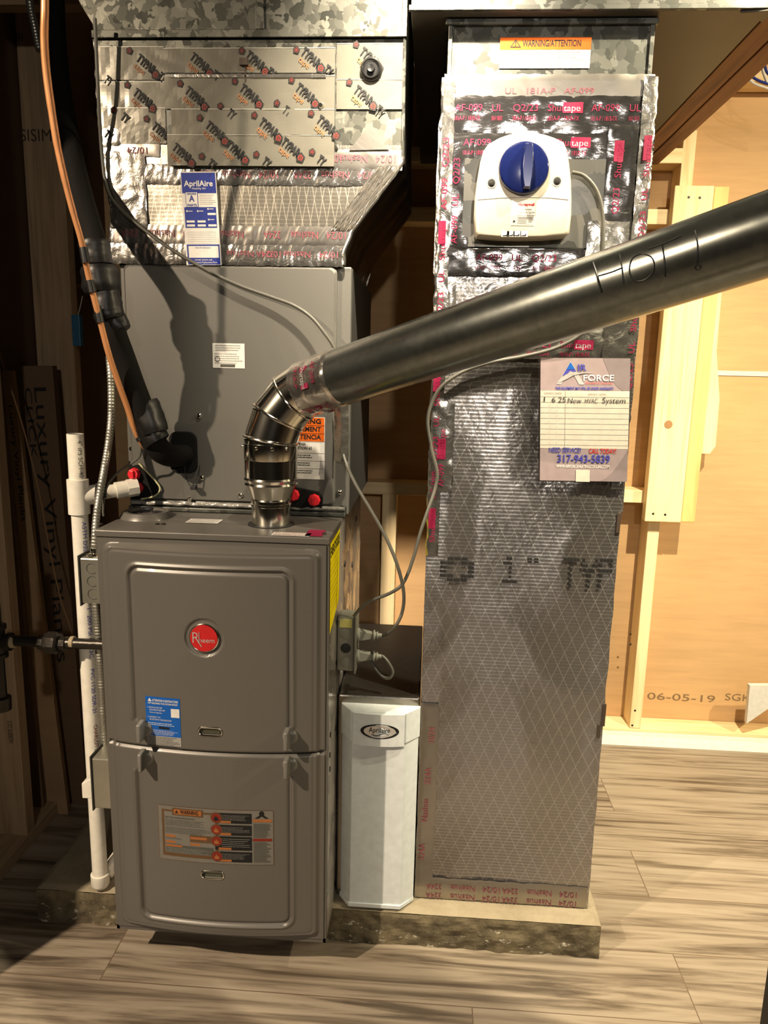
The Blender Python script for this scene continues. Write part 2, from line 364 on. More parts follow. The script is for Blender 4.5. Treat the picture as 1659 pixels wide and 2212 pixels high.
# date stamp on the kraft paper
k = Decal(lambda u, v, L: V((u, 1.2190, v)), 9)
p = aY(1398, 1508, 1.219); q = aY(1545, 1508, 1.219)
k.text(P_KINK, '06-05-19', p.x, p.z-.004, .026, 1, width=q.x-p.x); p = aY(1566, 1510, 1.219); q = aY(1622, 1512, 1.219)
k.text(P_KINK, 'SGK', p.x, p.z-.004, .026, 1, width=q.x-p.x)
struct(k.build('trim_stamp', None))

def board(name, lab, cat, a, b_, mat, group=None, bev=.002, kind=None):
    o = MB().box(a, b_).build(name, mat, bevel=bev); tag(o, lab, cat, group)
    return o
board('bottom_plate', 'pine bottom plate lying along the back wall behind white trim', 'lumber', (1.03, 1.132, ZF), (3.9, 1.218, -.045), W_PINE['x'])
o = board('wall_stud', 'tall pine wall stud standing on the bottom plate right of the return duct', 'stud', (1.357, 1.130, -.045), (1.395, 1.218, 2.12), W_PINE['z'])
nl = MB()
for px, py in ((1372, 1535), (1366, 1567), (1362, 1392), (1362, 1370)):
    p = aY(px, py, 1.129); MB().lathe((p.x, 1.1295, p.z), (0, -1, 0), [(0, .004), (.001, .003)], 10).build('nail', M_IRON, o)
board('wall_stud', 'short pine stud behind the grey cords between furnace and duct', 'stud', (.470, 1.130, -.045), (.519, 1.218, .757), W_PINE['z'])
board('blocking', 'horizontal pine block low between studs, behind flue pipe', 'lumber', (.36, 1.128, .757), (1.357, 1.218, .798), W_PINE['x'])
board('blocking', 'upper horizontal pine block left of the tall stud near the joists', 'lumber', (.50, 1.128, 1.805), (1.357, 1.218, 1.848), W_PINE['x'])
p = aY(1440, 452, 1.13); q = aY(1440, 485, 1.13)
board('blocking', 'middle horizontal pine block beside the honey-coloured scab boards', 'lumber', (.50, 1.128, q.z), (1.357, 1.218, p.z), W_PINE['x'])
p = aY(1600, 150, 1.13); q = aY(1600, 176, 1.13)
board('top_plate', 'horizontal orange-toned pine board high behind the blue and white wires', 'lumber', (1.40, 1.128, q.z), (3.9, 1.218, p.z), W_PINE['x'])
# boards nailed on the face of the stud
a_ = MB().box((1.332, 1.088, .703), (1.448, 1.127, 1.733)).build('scab_board', W_PINE['z'], bevel=.003)
tag(a_, 'wide bright pine board nailed upright over the stud, round knot at mid height', 'lumber')
kn = MB(); p = aY(1444, 917, 1.087); kn.lathe((p.x, 1.0875, p.z), (0, -1, 0), [(0, .013), (.0006, .0128)], 24); kn.build('wood_knot', flat('knot_brown', (.34, .18, .07), .7), a_)
nl = MB()
for px, py in ((1411, 1110), (1437, 1112), (1488, 426), (1512, 427)):
    p = aY(px, py, 1.087); MB().lathe((p.x, 1.0878, p.z), (0, -1, 0), [(0, .004), (.001, .003)], 10).build('nail', M_IRON, a_)
tag(MB().box((1.4481, 1.088, .705), (1.492, 1.127, 1.731)).build('scab_board', W_YEL, bevel=.003), 'narrow yellow pine board upright at the right of the knotty board', 'lumber')
b = MB(); b.prism([(1.495, 1.13, 1.50), (1.50, 1.13, .925), (1.532, 1.13, .925), (1.548, 1.13, .95), (1.545, 1.13, 1.10), (1.520, 1.13, 1.25), (1.515, 1.13, 1.50)], (0, .085, 0))
tag(b.build('wood_offcut', W_PINE['z'], bevel=.002), 'tapered pine offcut behind the narrow yellow board, dark underside', 'lumber')
b = MB(); z_ = 1.2
pts = [aY(px, py, 1.10) for px, py in ((1620, 1481), (1690, 1481), (1690, 1510), (1613, 1563))]
tag(b.prism(pts, (0, .02, 0)).build('trim_offcut', P_W), 'white trim offcut with slanted lower edge standing on bottom plate', 'trim')

# left framing
tag(MB().box((-.479, .05, ZF), (-.39, 1.12, -.045)).build('bottom_plate', W_SHADED['y'], bevel=.002), 'dim bottom plate of the left wall running past the concrete pad', 'lumber')
o = MB().box((-.479, .345, -.045), (-.39, .383, 2.40)).build('wall_stud', W_SHADED['z'], bevel=.002); tag(o, 'nearest stud of the left wall behind black gas pipe', 'stud')
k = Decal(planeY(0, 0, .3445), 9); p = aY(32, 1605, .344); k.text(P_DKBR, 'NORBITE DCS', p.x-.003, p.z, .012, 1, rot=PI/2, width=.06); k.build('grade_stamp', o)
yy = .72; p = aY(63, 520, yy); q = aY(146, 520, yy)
o = MB().box((p.x, yy, -.045), (q.x, yy+.038, 2.40)).build('wall_stud', W_SHADED['z'], bevel=.002); tag(o, 'stamped stud of the left wall behind the copper line', 'stud')
k = Decal(planeY(0, 0, yy), 9); a = aY(45, 305, yy); c = aY(112, 305, yy); k.text(P_DKBR, 'SISIM', a.x, a.z, .030, 1, width=c.x-a.x); k.build('grade_stamp', o); k = Decal(planeY(0, 0, yy), 9)
a = aY(36, 90, yy); k.text(P_DKBR, 'III', a.x, a.z, .02, 1); k.build('grade_stamp', o)
tag(MB().box((-.485, .9, 1.40), (-.05, 1.215, 1.44)).build('fire_block', W_SHADED['x']), 'dark horizontal framing behind the plenum at left', 'lumber')

# joists over the room
p = aZ(1659, 75, 1.8)
for xa, xb, lab in ((1.192, 1.238, 'aged brown joist tight against the overhead return trunk'), (1.242, 1.286, 'aged brown joist with swirling grain at the open side')):
    tag(MB().box((xa, .12, 1.80), (xb, 1.128, 2.03)).build('ceiling_joist', W_JOIST, bevel=.002), lab, 'joist')
p = aY(60, 40, .5)
tag(MB().box((-.9, .52, 1.985), (-.12, .56, 2.2)).build('ceiling_joist', W_SHADED['x']), 'dark joist crossing the top left corner above the stamped stud', 'joist')

# blue and white wires at upper right
def cable(name, lab, cat, pts, r, mat, par=None, group=None, n=10):
    o = MB().tube(smoothp(pts, 8), r, n).build(name, mat, par, True)
    if par is None: tag(o, lab, cat, group)
    return o
for i, (pp, m_, lab) in enumerate((
    ([(1600, 152), (1625, 178), (1655, 190), (1700, 205)], P_W, 'lowest white wire sagging in front of the top plate'),
    ([(1603, 146), (1628, 168), (1655, 180), (1700, 190)], P_NAVY, 'navy wire lying along the lowest white wire'),
    ([(1643, 112), (1645, 140), (1652, 165), (1664, 185), (1700, 200)], P_W, 'white wire looping down beside the joist'),
    ([(1650, 112), (1652, 140), (1660, 160), (1690, 180)], P_NAVY, 'navy wire looping down beside the joist'))):
    r_ = .0035
    cable('electrical_wire', lab, 'wire', [aY(x, y, .95) for x, y in pp], r_, m_, group=None)

# ================================================================== CONCRETE PAD
b = MB(); x0, x1, y0, y1 = -.2332, 1.032, .1054, 1.06
nx, ny = 120, 30
def padtop(x, y):
    e = min(x-x0, x1-x, y-y0); return -.004*max(0, 1-e/.012)**2 + .0008*noise.noise(V((x*30, y*30, 0)))
b.grid(lambda x, y: V((x, y, padtop(x, y))), lin(x0, x1, nx), lin(y0, y1, 60))
def padfr(x, z):
    d = .006*noise.noise(V((x*9, 3, z*14)))+.004*noise.noise(V((x*40, 3, z*50)))
    s = max(0, (-z)/.083); return V((x, y0 + (d-.003)*min(1, s*5) , z))
zs = [padtop(0, y0)] + lin(-.01, ZF, 10)
b.grid(lambda x, z: padfr(x, z), lin(x0, x1, 220), lin(-.0045, ZF, 11)[::-1])
b.add([(x0, y0, -.004), (x0, y1, -.004), (x0, y1, ZF), (x0, y0, ZF)], [(0, 1, 2, 3)])
b.add([(x1, y0, -.004), (x1, y0, ZF), (x1, y1, ZF), (x1, y1, -.004)], [(0, 1, 2, 3)])
tag(b.build('concrete_pad', M_CONC), 'rough mottled concrete housekeeping pad under the furnace and duct', 'concrete pad')

# ================================================================== FURNACE
FW_, FH, FD = .4445, .864, .62
fur = thing('furnace', 'grey upright gas furnace with two bowed doors overhanging the concrete pad', 'furnace', (FW_/2, FD/2, 0))
cab = MB().box((.002, .004, .001), (FW_, FD, FH-.012)).build('cabinet', M_GSIDE, fur)
b = MB()
b.box((0, 0, 0), (.006, .012, FH-.012)).box((FW_-.006, 0, 0), (FW_+.0005, .012, FH-.012)).box((0, 0, 0), (FW_, .012, .010))
b.build('front_frame', M_CLEAN, fur)
top = MB().box((-.002, -.004, FH-.013), (FW_+.002, .30, FH)).build('top_panel', M_CLEAN, fur, bevel=.002)
ZS = .4315
def sm(t): t = max(0, min(1, t)); return t*t*(3-2*t)
def rr(x, z, ax, bx, az, bz, r):
    cx_, cz_ = (ax+bx)/2, (az+bz)/2; dx, dz = abs(x-cx_)-(bx-ax)/2+r, abs(z-cz_)-(bz-az)/2+r
    return math.hypot(max(dx, 0), max(dz, 0)) + min(max(dx, dz), 0) - r
LOGO = (.212, .668)
def doory(x, z):
    up = z > ZS
    sd = rr(x, z, .012, FW_-.012, ZS-1 if up else .018, .842 if up else ZS+1, .018)
    S = sm(-sd/.010); xn = max(-1, min(1, (x-FW_/2)/(FW_/2-.012)))
    y = -.003 - (.005 + .021*(1-xn*xn))*S
    g = rr(x, z, .066, .376, ZS-1 if up else .052, .800 if up else ZS+1, .020)
    act = sm((z-.484)/.008) if up else sm((.386-z)/.008)
    y -= act*(.0030*math.exp(-((g-.0045)/.0035)**2) - .0034*math.exp(-((g+.0035)/.0035)**2))
    e = rr(x, z, .0255, FW_-.0255, ZS-1 if up else .030, .830 if up else ZS+1, .012)
    y += .0012*math.exp(-(e/.0025)**2)
    # side beads near the edges
    if up: y += .004*sm((.039-math.hypot(x-LOGO[0], z-LOGO[1]))/.004)
    for (cx_, cz_) in PULLS:
        q = rr(x, z, cx_-.024, cx_+.024, cz_-.0095, cz_+.0095, .009); y += .007*sm(-q/.003)
    # rolled edge at the seam
    d = abs(z-ZS); y += .006*max(0, 1-d/.006)
    return y
PULLS = [(aY(455, 1579, -.026).x, aY(455, 1579, -.026).z), (aY(460, 1888, -.026).x, aY(460, 1888, -.026).z)]
def door(name, z0, z1):
    b = MB(); xs, zs = lin(.005, FW_-.005, 215), lin(z0, z1, 205)
    b.grid(lambda x, z: V((x, doory(x, z), z)), xs, zs)
    for zz in (z0, z1):
        e = [V((x, doory(x, zz), zz)) for x in xs]; n = len(e); b.add(e+[V((x, .004, zz)) for x in xs], [(i, i+1, n+i+1, n+i) for i in range(n-1)])
    for xx in (.005, FW_-.005):
        e = [V((xx, doory(xx, z), z)) for z in zs]; n = len(e); b.add(e+[V((xx, .004, z)) for z in zs], [(i, i+1, n+i+1, n+i) for i in range(n-1)])
    return b.build(name, M_CLEAN, fur, True)
dU = door('upper_door', ZS+.0012, .8495); dL = door('lower_door', .0105, ZS-.0012)
doorfn = lambda u, v, L: V((u, doory(u, v)-.0006-.0003*L, v))
# badge
bd = MB().lathe((LOGO[0], doory(LOGO[0], LOGO[1])+.001, LOGO[1]), (0, -1, 0), [(0, .0285), (.005, .0285), (.0062, .0270), (.0058, .0262)], 48).build('badge', M_STEEL, dU, True)
yb = doory(*LOGO)+.001-.006
k = Decal(lambda u, v, L: V((LOGO[0]+u, yb-.0004-.0004*L, LOGO[1]+v)), 9)
k.disc(P_RED, 0, 0, .0263, .0263, 0, 48)
k.text(P_SILV, 'R', -.0215, -.010, .022, 1, width=.0135, bold=-.012); k.text(P_SILV, 'heem', -.0095, -.0085, .0095, 1, width=.030)
k.b.use(P_SILV).tube([(LOGO[0]-.0085, yb-.0012, LOGO[1]+.012), (LOGO[0]-.0085, yb-.0012, LOGO[1]-.008)], .0007, 6)
k.b.tube([(LOGO[0]-.015, yb-.0012, LOGO[1]+.001), (LOGO[0]-.004, yb-.0012, LOGO[1]-.017)], .0008, 6)
k.build('badge_face', bd)
# finger pulls
for (cx_, cz_), d_ in zip(PULLS, (dU, dL)):
    b = MB(); pts = []; yy = doory(cx_, cz_+.02)
    for i in range(40):
        a = 2*PI*i/40; ex = .0145 if math.cos(a) > 0 else -.0145
        pts.append((cx_+ex*(abs(math.cos(a)) > .02)+.0085*math.cos(a), yy-.0005, cz_+.0085*math.sin(a)))
    pts.append(pts[0]); b.tube(pts, .0015, 8).build('pull_rim', M_STEEL, d_, True)
    MB().box((cx_-.018, yy+.0035, cz_-.0065), (cx_+.018, yy+.0062, cz_+.0065)).build('pull_slot', M_DKSLOT if 'M_DKSLOT' in globals() else flat('slot_olive', (.05, .05, .03), .5), d_, bevel=.003)
# quarter turn latches
def latch(px, py, d_):
    p = aY(px, py, -.045); x, z = p.x, p.z; y = doory(x, z)
    b = MB(); b.lathe((x+.004, y+.002, z-.002), (0, -1, 0), [(0, .0155), (.006, .0150), (.010, .011)], 28)
    pr = [(x-.0055, y-.004, z-.020), (x+.0055, y-.004, z-.020), (x+.0055, y-.004, z+.020), (x-.0055, y-.004, z+.020)]
    b2 = [(x-.004, y-.030, z-.018), (x+.004, y-.030, z-.018), (x+.004, y-.030, z+.019), (x-.004, y-.030, z+.019)]
    b.add(pr+b2, [(0, 1, 2, 3), (7, 6, 5, 4), (0, 4, 5, 1), (1, 5, 6, 2), (2, 6, 7, 3), (3, 7, 4, 0)])
    b.build('latch', M_LATCH, d_, True, bevel=.0022)
latch(300, 1585, dU); latch(617, 1603, dU); latch(303, 1648, dL); latch(617, 1664, dL)
# blue sticker with grey caution text below
a = aY(313, 1500, -.022); c = aY(393, 1588, -.022); e = aY(393, 1620, -.022)
k = Decal(doorfn, .012); w_ = c.x-a.x; h_ = a.z-c.z; zt = a.z-.003
k.rect(P_BLUE, a.x, zt-h_, c.x, zt, 0); k.rect(P_GREY, a.x+.001, e.z, c.x, zt-h_, 0)
k.poly(P_W, [(a.x+.005, zt-.010), (a.x+.013, zt-.010), (a.x+.009, zt-.003)], 1)
k.text(P_W, 'ATTENTION CONTRACTORS', a.x+.014, zt-.0095, .0045, 1, width=w_-.018, bold=.02)
k.text(P_W, 'APP REQUIRED FOR SYSTEM SETUP!', a.x+.005, zt-.0150, .0032, 1, width=w_-.010, bold=.02)
k.text(P_W, '1. DOWNLOAD THE', a.x+.004, zt-.024, .0032, 1, width=.030); k.text(P_W, 'CONTRACTORS APP', a.x+.008, zt-.029, .0032, 1, width=.032)
k.text(P_W, 'Download App Now', a.x+.008, zt-.034, .0026, 1, width=.026)
k.rect(P_W, a.x+.052, zt-.040, a.x+.069, zt-.022, 1)
k.text(P_W, '2. CONNECT TO', a.x+.004, zt-.044, .0032, 1, width=.026); k.text(P_W, 'BLUETOOTH TECHNOLOGY', a.x+.008, zt-.049, .0032, 1, width=.045)
k.lines(P_W, a.x+.004, zt-.060, c.x-.004, zt-.053, 2, 1, .3, 3); k.rect(P_K, a.x+.026, zt-.066, a.x+.048, zt-.0615, 1)
k.lines(P_W, a.x+.004, zt-h_+.002, c.x-.004, zt-.068, 5, 1, .25, 4)
k.lines(P_CHAR, a.x+.002, e.z+.001, c.x-.002, zt-h_-.001, 9, 1, .38, 5)
k.build('contractor_sticker', dU)
# warning label on the lower door
a = aY(341, 1733, -.022); c = aY(592, 1872, -.022); X0, X1 = a.x, c.x; Z1, Z0 = a.z-.003, c.z+.004
WW, HH = X1-X0, Z1-Z0
U = lambda u: X0+WW*u
Vv = lambda v: Z1-HH*v
k = Decal(doorfn, .012)
def K(m, u0, v0, u1, v1, l): k.rect(m, U(u0), Vv(v1), U(u1), Vv(v0), l)
K(P_BROWN, 0, 0, 1, 1, 0); K(dcol('muted_label', (.15, .14, .12)), .004, .007, .996, .993, 1)
K(P_BROWN, .035, .07, .055, .92, 2); K(P_BROWN, .035, .07, .52, .105, 2); K(P_BROWN, .035, .86, .52, .92, 2)
K(P_BROWN, .13, .03, .40, .16, 3); K(P_OCH, .145, .05, .385, .14, 4)
k.text(P_K, 'WARNING', U(.20), Vv(.125), .0085, 5, width=WW*.16, bold=.02); k.poly(P_K, [(U(.155), Vv(.12)), (U(.185), Vv(.12)), (U(.17), Vv(.065))], 5)
k.lines(P_CHAR, U(.065), Vv(.235), U(.40), Vv(.185), 1, 2, .5, 8); k.lines(P_CHAR, U(.065), Vv(.36), U(.47), Vv(.24), 5, 2, .45, 9)
k.lines(P_CHAR, U(.065), Vv(.50), U(.47), Vv(.38), 5, 2, .45, 10)
for v in (.53, .64): K(P_OCH, .065, v, .15, v+.04, 2); k.lines(P_CHAR, U(.065), Vv(v+.08), U(.22), Vv(v+.045), 2, 2, .4, 11)
K(P_BROWN, .28, .50, .47, .63, 2); K(P_OCH, .285, .53, .43, .575, 3); K(P_OCH, .28, .65, .37, .69, 2)
K(P_CHAR, .065, .71, .485, .85, 2); K(P_OCH, .065, .71, .21, .745, 3); k.lines(P_GREY, U(.075), Vv(.845), U(.475), Vv(.755), 4, 3, .2, 12)
for i, (v0, v1) in enumerate(((.055, .24), (.27, .46), (.48, .73), (.76, .95))):
    K(P_K, .50, v0, .815, v1, 3); K(P_OCH, .53, v1-.045, .64, v1-.005, 4); k.lines(P_GREY, U(.56), Vv(v1-.05), U(.80), Vv(v0+.03), 5, 4, .18, 20+i)
    k.disc(P_BROWN, U(.515), Vv(v0+.09), WW*.050, WW*.050, 5); k.disc(P_BRED, U(.515), Vv(v0+.09), WW*.043, WW*.043, 6)
    k.poly(P_K if i in (0,) else P_OCH, [(U(.495), Vv(v0+.14)), (U(.535), Vv(v0+.14)), (U(.53), Vv(v0+.07)), (U(.52), Vv(v0+.10)), (U(.513), Vv(v0+.04)), (U(.503), Vv(v0+.10)), (U(.495), Vv(v0+.07))], 7)
K(P_BROWN, .505, .24, .525, .50, 2); K(P_BROWN, .505, .5, .525, .80, 2)
k.disc(P_K, U(.90), Vv(.055), .005, .006, 3); k.poly(P_K, [(U(.84), Vv(.14)), (U(.895), Vv(.07)), (U(.91), Vv(.07)), (U(.96), Vv(.14)), (U(.93), Vv(.14)), (U(.90), Vv(.10)), (U(.87), Vv(.14))], 3)
K(P_OCH, .825, .155, .985, .205, 3); k.lines(P_CHAR, U(.83), Vv(.49), U(.98), Vv(.23), 14, 3, .5, 30)
K(P_BRED, .825, .505, .985, .555, 3); k.lines(P_CHAR, U(.83), Vv(.95), U(.98), Vv(.57), 19, 3, .5, 31)
k.build('warning_label', dL)
# top: vent collar, knockout plugs, plate label, rating label
p = aZ(312, 1118, FH); cx_, cy_ = p.x, p.y+.012
b = MB().lathe((cx_, cy_, FH-.001), (0, 0, 1), [(0, .054), (.003, .053), (.009, .048), (.013, .045), (.013, .037), (.006, .036), (.006, .0)], 44)
b.build('vent_collar', M_CLEAN, top, True)
b = MB()
for i in range(4):
    a0 = PI/4+i*PI/2; b.prism([(cx_+rd*math.cos(a0+t), cy_+rd*math.sin(a0+t), FH+.0058) for rd, ts in ((.034, (-.6, -.3, 0, .3, .6)), (.018, (.6, 0, -.6))) for t in ts], (0, 0, .0012))
b.build('vent_opening', M_BLACK, top)
TOPF = lambda u, v, L: V((u, v, FH+.0006+.0003*L))
k = Decal(TOPF, 9)
a = aZ(413, 1121, FH); c = aZ(470, 1132, FH); k.rect(P_W, a.x, c.y, c.x, a.y, 1); k.lines(P_GREY, a.x+.004, c.y+.002, c.x-.004, a.y-.002, 3, 2, .3, 2); k.build('top_label', top); k = Decal(TOPF, 9)
a = aZ(592, 1150, FH); c = aZ(668, 1160, FH); k.rect(P_W, a.x, c.y, c.x, a.y, 1); k.lines(P_BRED, a.x+.003, c.y+.001, c.x-.003, a.y-.001, 2, 2, .3, 6)
a = aZ(668, 1145, FH); c = aZ(695, 1160, FH); k.rect(P_PINK, a.x, c.y, c.x, a.y, 1)
k.build('top_label', top)
b = MB()
for px, py in ((218, 1133), (340, 1133), (353, 1133), (366, 1108), (502, 1104), (684, 1106), (722, 1108), (700, 1154)):
    p = aZ(px, py, FH); MB().lathe((p.x, p.y, FH), (0, 0, 1), [(0, .0045), (.002, .0042), (.003, .002)], 12).build('screw', M_IRON, top, True)
# energy guide on the side and holes
k = Decal(lambda u, v, L: V((FW_+.0012+.0003*L, u, v)), 9)
k.rect(P_YEL, .008, .700, .150, .850, 1)
k.text(P_K, 'ENERGYGUIDE', .012, .822, .020, 2, width=.134, bold=.02); k.lines(P_K, .014, .705, .145, .815, 9, 2, .05, 7, brk=False)
k.b.use(P_YEL).add([V((FW_+.0015, .008, .700)), V((FW_+.0015, .150, .700)), V((FW_+.0015, .008, .672))], [(0, 1, 2)])
k.build('energy_label', fur)
b = MB()
for px, py in ((713, 1587), (712, 1631), (712, 1661)):
    p = aX(px, py, FW_); MB().lathe((FW_, p.y, p.z), (1, 0, 0), [(0, .0055), (.0015, .0055)], 14).build('knockout_hole', M_BLACK, cab)
for y_, z_ in ((.26, .745), (.42, .70), (.50, .80)): MB().lathe((FW_, y_, z_), (1, 0, 0), [(0, .007), (.0015, .007)], 14).build('knockout_hole', M_BLACK, cab)

# ================================================================== EVAPORATOR COIL CABINET
YC = .21
coil = thing('evaporator_coil_cabinet', 'tall grey evaporator coil cabinet standing on top of the furnace', 'coil cabinet', (.222, .45, FH))
MB().box((-.022, YC+.006, FH+.001), (.456, .70, 1.374)).build('cabinet', M_PANEL, coil, bevel=.003)
def rrect(x0, x1, z0, z1, r, y, n=6):
    pts = []
    for cx_, cz_, a0 in ((x1-r, z1-r, 0), (x0+r, z1-r, PI/2), (x0+r, z0+r, PI), (x1-r, z0+r, 1.5*PI)):
        for i in range(n+1): a = a0+PI/2*i/n; pts.append((cx_+r*math.cos(a), y, cz_+r*math.sin(a)))
    return pts
b = MB(); x0, x1, z0, z1 = -.010, .428, .886, 1.372
L1 = rrect(x0, x1, z0, z1, .012, YC+.006); L2 = rrect(x0, x1, z0, z1, .012, YC-.004); L3 = rrect(x0+.005, x1-.005, z0+.005, z1-.005, .012, YC-.010)
n = len(L1); b.add(L1+L2+L3, [(i, (i+1) % n, n+(i+1) % n, n+i) for i in range(n)]+[(n+i, n+(i+1) % n, 2*n+(i+1) % n, 2*n+i) for i in range(n)]+[tuple(range(2*n, 3*n))])
pan = b.build('front_panel', M_PANEL, coil, True)
YP = YC-.010
b = MB().box((-.015, YC-.020, FH+.001), (.452, YC+.006, FH+.010)).box((-.015, YC-.004, FH+.001), (.452, YC+.006, .886)); b.build('base_flange', M_GALV2, coil, bevel=.002)
MB().tube(smoothp([(x, YC-.012+.002*noise.noise(V((x*60, 0, 0))), .881+.003*noise.noise(V((x*50, 4, 0)))) for x in lin(-.01, .45, 60)], 2), .0045, 8).build('sealant_bead', flat('clear_sealant', (.22, .21, .19), .12, 0, nb=.8, ns=120, coat=.5), coil, True)
b = MB()
for px, py in ((431, 898), (437, 1032), (285, 969), (734, 1063), (520, 1070), (410, 1078)):
    y_ = YP if px not in (285, 734) else YC+.006
    p = aY(px, py, y_); MB().lathe((p.x, y_, p.z), (0, -1, 0), [(0, .0055), (.003, .0050), (.005, .0026)], 14).build('screw', M_STEEL, coil, True)
# line entry plate (black oblong) and drain plates
p = aY(398, 977, YP); MB().prism(rrect(p.x-.031, p.x+.029, p.z-.044, p.z+.044, .018, YP+.001), (0, -.007, 0)).build('line_gasket', M_BLKPL, coil, bevel=.002)
def drainpl(pts, caps, name='drain_plate'):
    P_ = [aY(x, y, YP) for x, y in pts]; o_ = MB().prism([(q.x, YP+.002, q.z) for q in P_], (0, -.008, 0)).build(name, M_BLKPL, coil, bevel=.002)
    for x, y in caps:
        q = aY(x, y, YP-.012); b = MB().lathe((q.x, YP-.005, q.z), (0, -1, 0), [(0, .0135), (.006, .0135), (.008, .0120), (.014, .0115), (.014, .001)], 8)
        b.box((q.x-.0035, YP-.024, q.z-.008), (q.x+.0035, YP-.018, q.z+.008)); b.build('drain_cap', M_RED, o_, bevel=.001)
drainpl([(279, 1008), (300, 1003), (340, 1045), (343, 1062), (330, 1072), (284, 1078)], [(289, 1024), (295, 1054)])
drainpl([(620, 1052), (640, 1052), (690, 1062), (698, 1075), (696, 1100), (618, 1096)], [(633, 1070), (678, 1081)])
b = MB().tube(smoothp([aY(x, y, YP-.006) for x, y in ((300, 1001), (318, 1020), (343, 1048), (344, 1062), (330, 1073), (305, 1078))], 6), .002, 6)
b.build('foam_seal', flat('yellowed_foam', (.52, .50, .28), .8, nb=.5), coil, True)
# labels
k = Decal(planeY(0, 0, YP), 9)
def box_(x0, y0, x1, y1, yp): a = aY(x0, y0, yp); c = aY(x1, y1, yp); return a.x, c.z, c.x, a.z
x0, z0, x1, z1 = box_(459, 741, 529, 796, YP); k.rect(P_W, x0, z0, x1, z1, 0)
k.lines(P_GREY, x0+.006, z1-.016, x1-.008, z1-.002, 3, 1, .4, 2); k.lines(P_GREY, x0+.004, z0+.008, x1-.003, z1-.019, 5, 1, .35, 3); k.ring(P_K, x0+.010, z0+.018, .0045, .0055, 1, 16)
k.rect(P_CHAR, x0+.016, z0+.002, x1-.020, z0+.008, 1); k.build('rating_label', pan)
k = Decal(planeY(0, 0, YP), 9)
x0, z0, x1, z1 = box_(598, 899, 701, 1036, YP); hh = z1-z0; k.rect(P_W, x0, z0, x1, z1, 0); k.rect(P_OR, x0+.001, z1-hh*.385, x1-.001, z1-.001, 1)
for i, t in enumerate(('WARNING', 'AVERTISSEMENT', 'ADVERTENCIA')):
    k.text(P_K, t, x1-.008-(.078, .092, .083)[i], z1-hh*(.10+.125*i), hh*.072, 2, width=(.078, .092, .083)[i], bold=.03); k.rect(P_K, x0, z1-hh*(.13+.128*i), x1, z1-hh*(.135+.128*i), 2)
k.text(P_K, 'CALIFORNIA', x0+.027, z1-hh*.455, .0062, 1, width=.034, bold=.02); k.text(P_K, 'PROPOSITION 65', x0+.018, z1-hh*.52, .0062, 1, width=.056, bold=.02)
for i in range(3):
    v = z1-hh*(.58+.125*i); k.rect(P_K, x0, v, x1, v+.0006, 1); k.lines(P_CHAR, x0+.006, v-hh*.085, x1-.018, v-hh*.015, 2, 1, .45, 40+i)
k.build('safety_label', pan)

# ================================================================== SUPPLY PLENUM
YF = .205
ple = thing('supply_plenum', 'foil and tape covered supply plenum tapering down onto the coil cabinet', 'plenum', (.25, .45, 1.374))
def lfx(z): 
    t = [(1.352, -.036), (1.40, -.036), (1.48, -.026), (1.52, -.037), (1.60, -.044), (1.79, -.047)]
    for (a, xa), (c, xc) in zip(t, t[1:]):
        if z <= c: return xa+(xc-xa)*(z-a)/(c-a)
    return t[-1][1]
def rtx(z):
    t = [(1.352, .441), (1.40, .443), (1.44, .459), (1.565, .555), (1.79, .553)]
    for (a, xa), (c, xc) in zip(t, t[1:]):
        if z <= c: return xa+(xc-xa)*(z-a)/(c-a)
    return t[-1][1]
def nzv(x, z, s, a): return a*noise.noise(V((x*s, z*s, 1.7)))
b = MB(); b.grid(lambda u, z: V((lfx(z)+(rtx(z)-lfx(z))*u, YF+nzv(u, z, 9, .002), z)), lin(0, 1, 70), lin(1.376, 1.60, 40)); b.use(M_FOILS)
body = MB(); body.use(M_FOILS)
body.grid(lambda u, z: V((lfx(z)+(rtx(z)-lfx(z))*u, YF+nzv(u, z, 9, .0018)*min(1, u*12, (1-u)*12), z)), lin(0, 1, 90), lin(1.376, 1.60, 50))
body.use(M_GALV)
body.grid(lambda u, z: V((lfx(z)+(rtx(z)-lfx(z))*u, YF, z)), lin(0, 1, 8), lin(1.60, 1.785, 6))
body.use(M_SIDEF)
for fn_, sg in ((rtx, 1), (lfx, -1)):
    body.grid(lambda y, z, fn_=fn_: V((fn_(z)+nzv(y*2, z, 7, .006)*min(1, (y-YF)*20), y, z)), lin(YF, .70, 24), lin(1.376, 1.785, 40))
body.add([(lfx(1.785), YF, 1.785), (rtx(1.785), YF, 1.785), (rtx(1.785), .70, 1.785), (lfx(1.785), .70, 1.785)], [(0, 1, 2, 3)])
body.add([(-.036, .70, 1.376), (.441, .70, 1.376), (.555, .70, 1.785), (-.045, .70, 1.785)], [(0, 1, 2, 3)])
bo = body.build('insulated_body', None, ple, True)
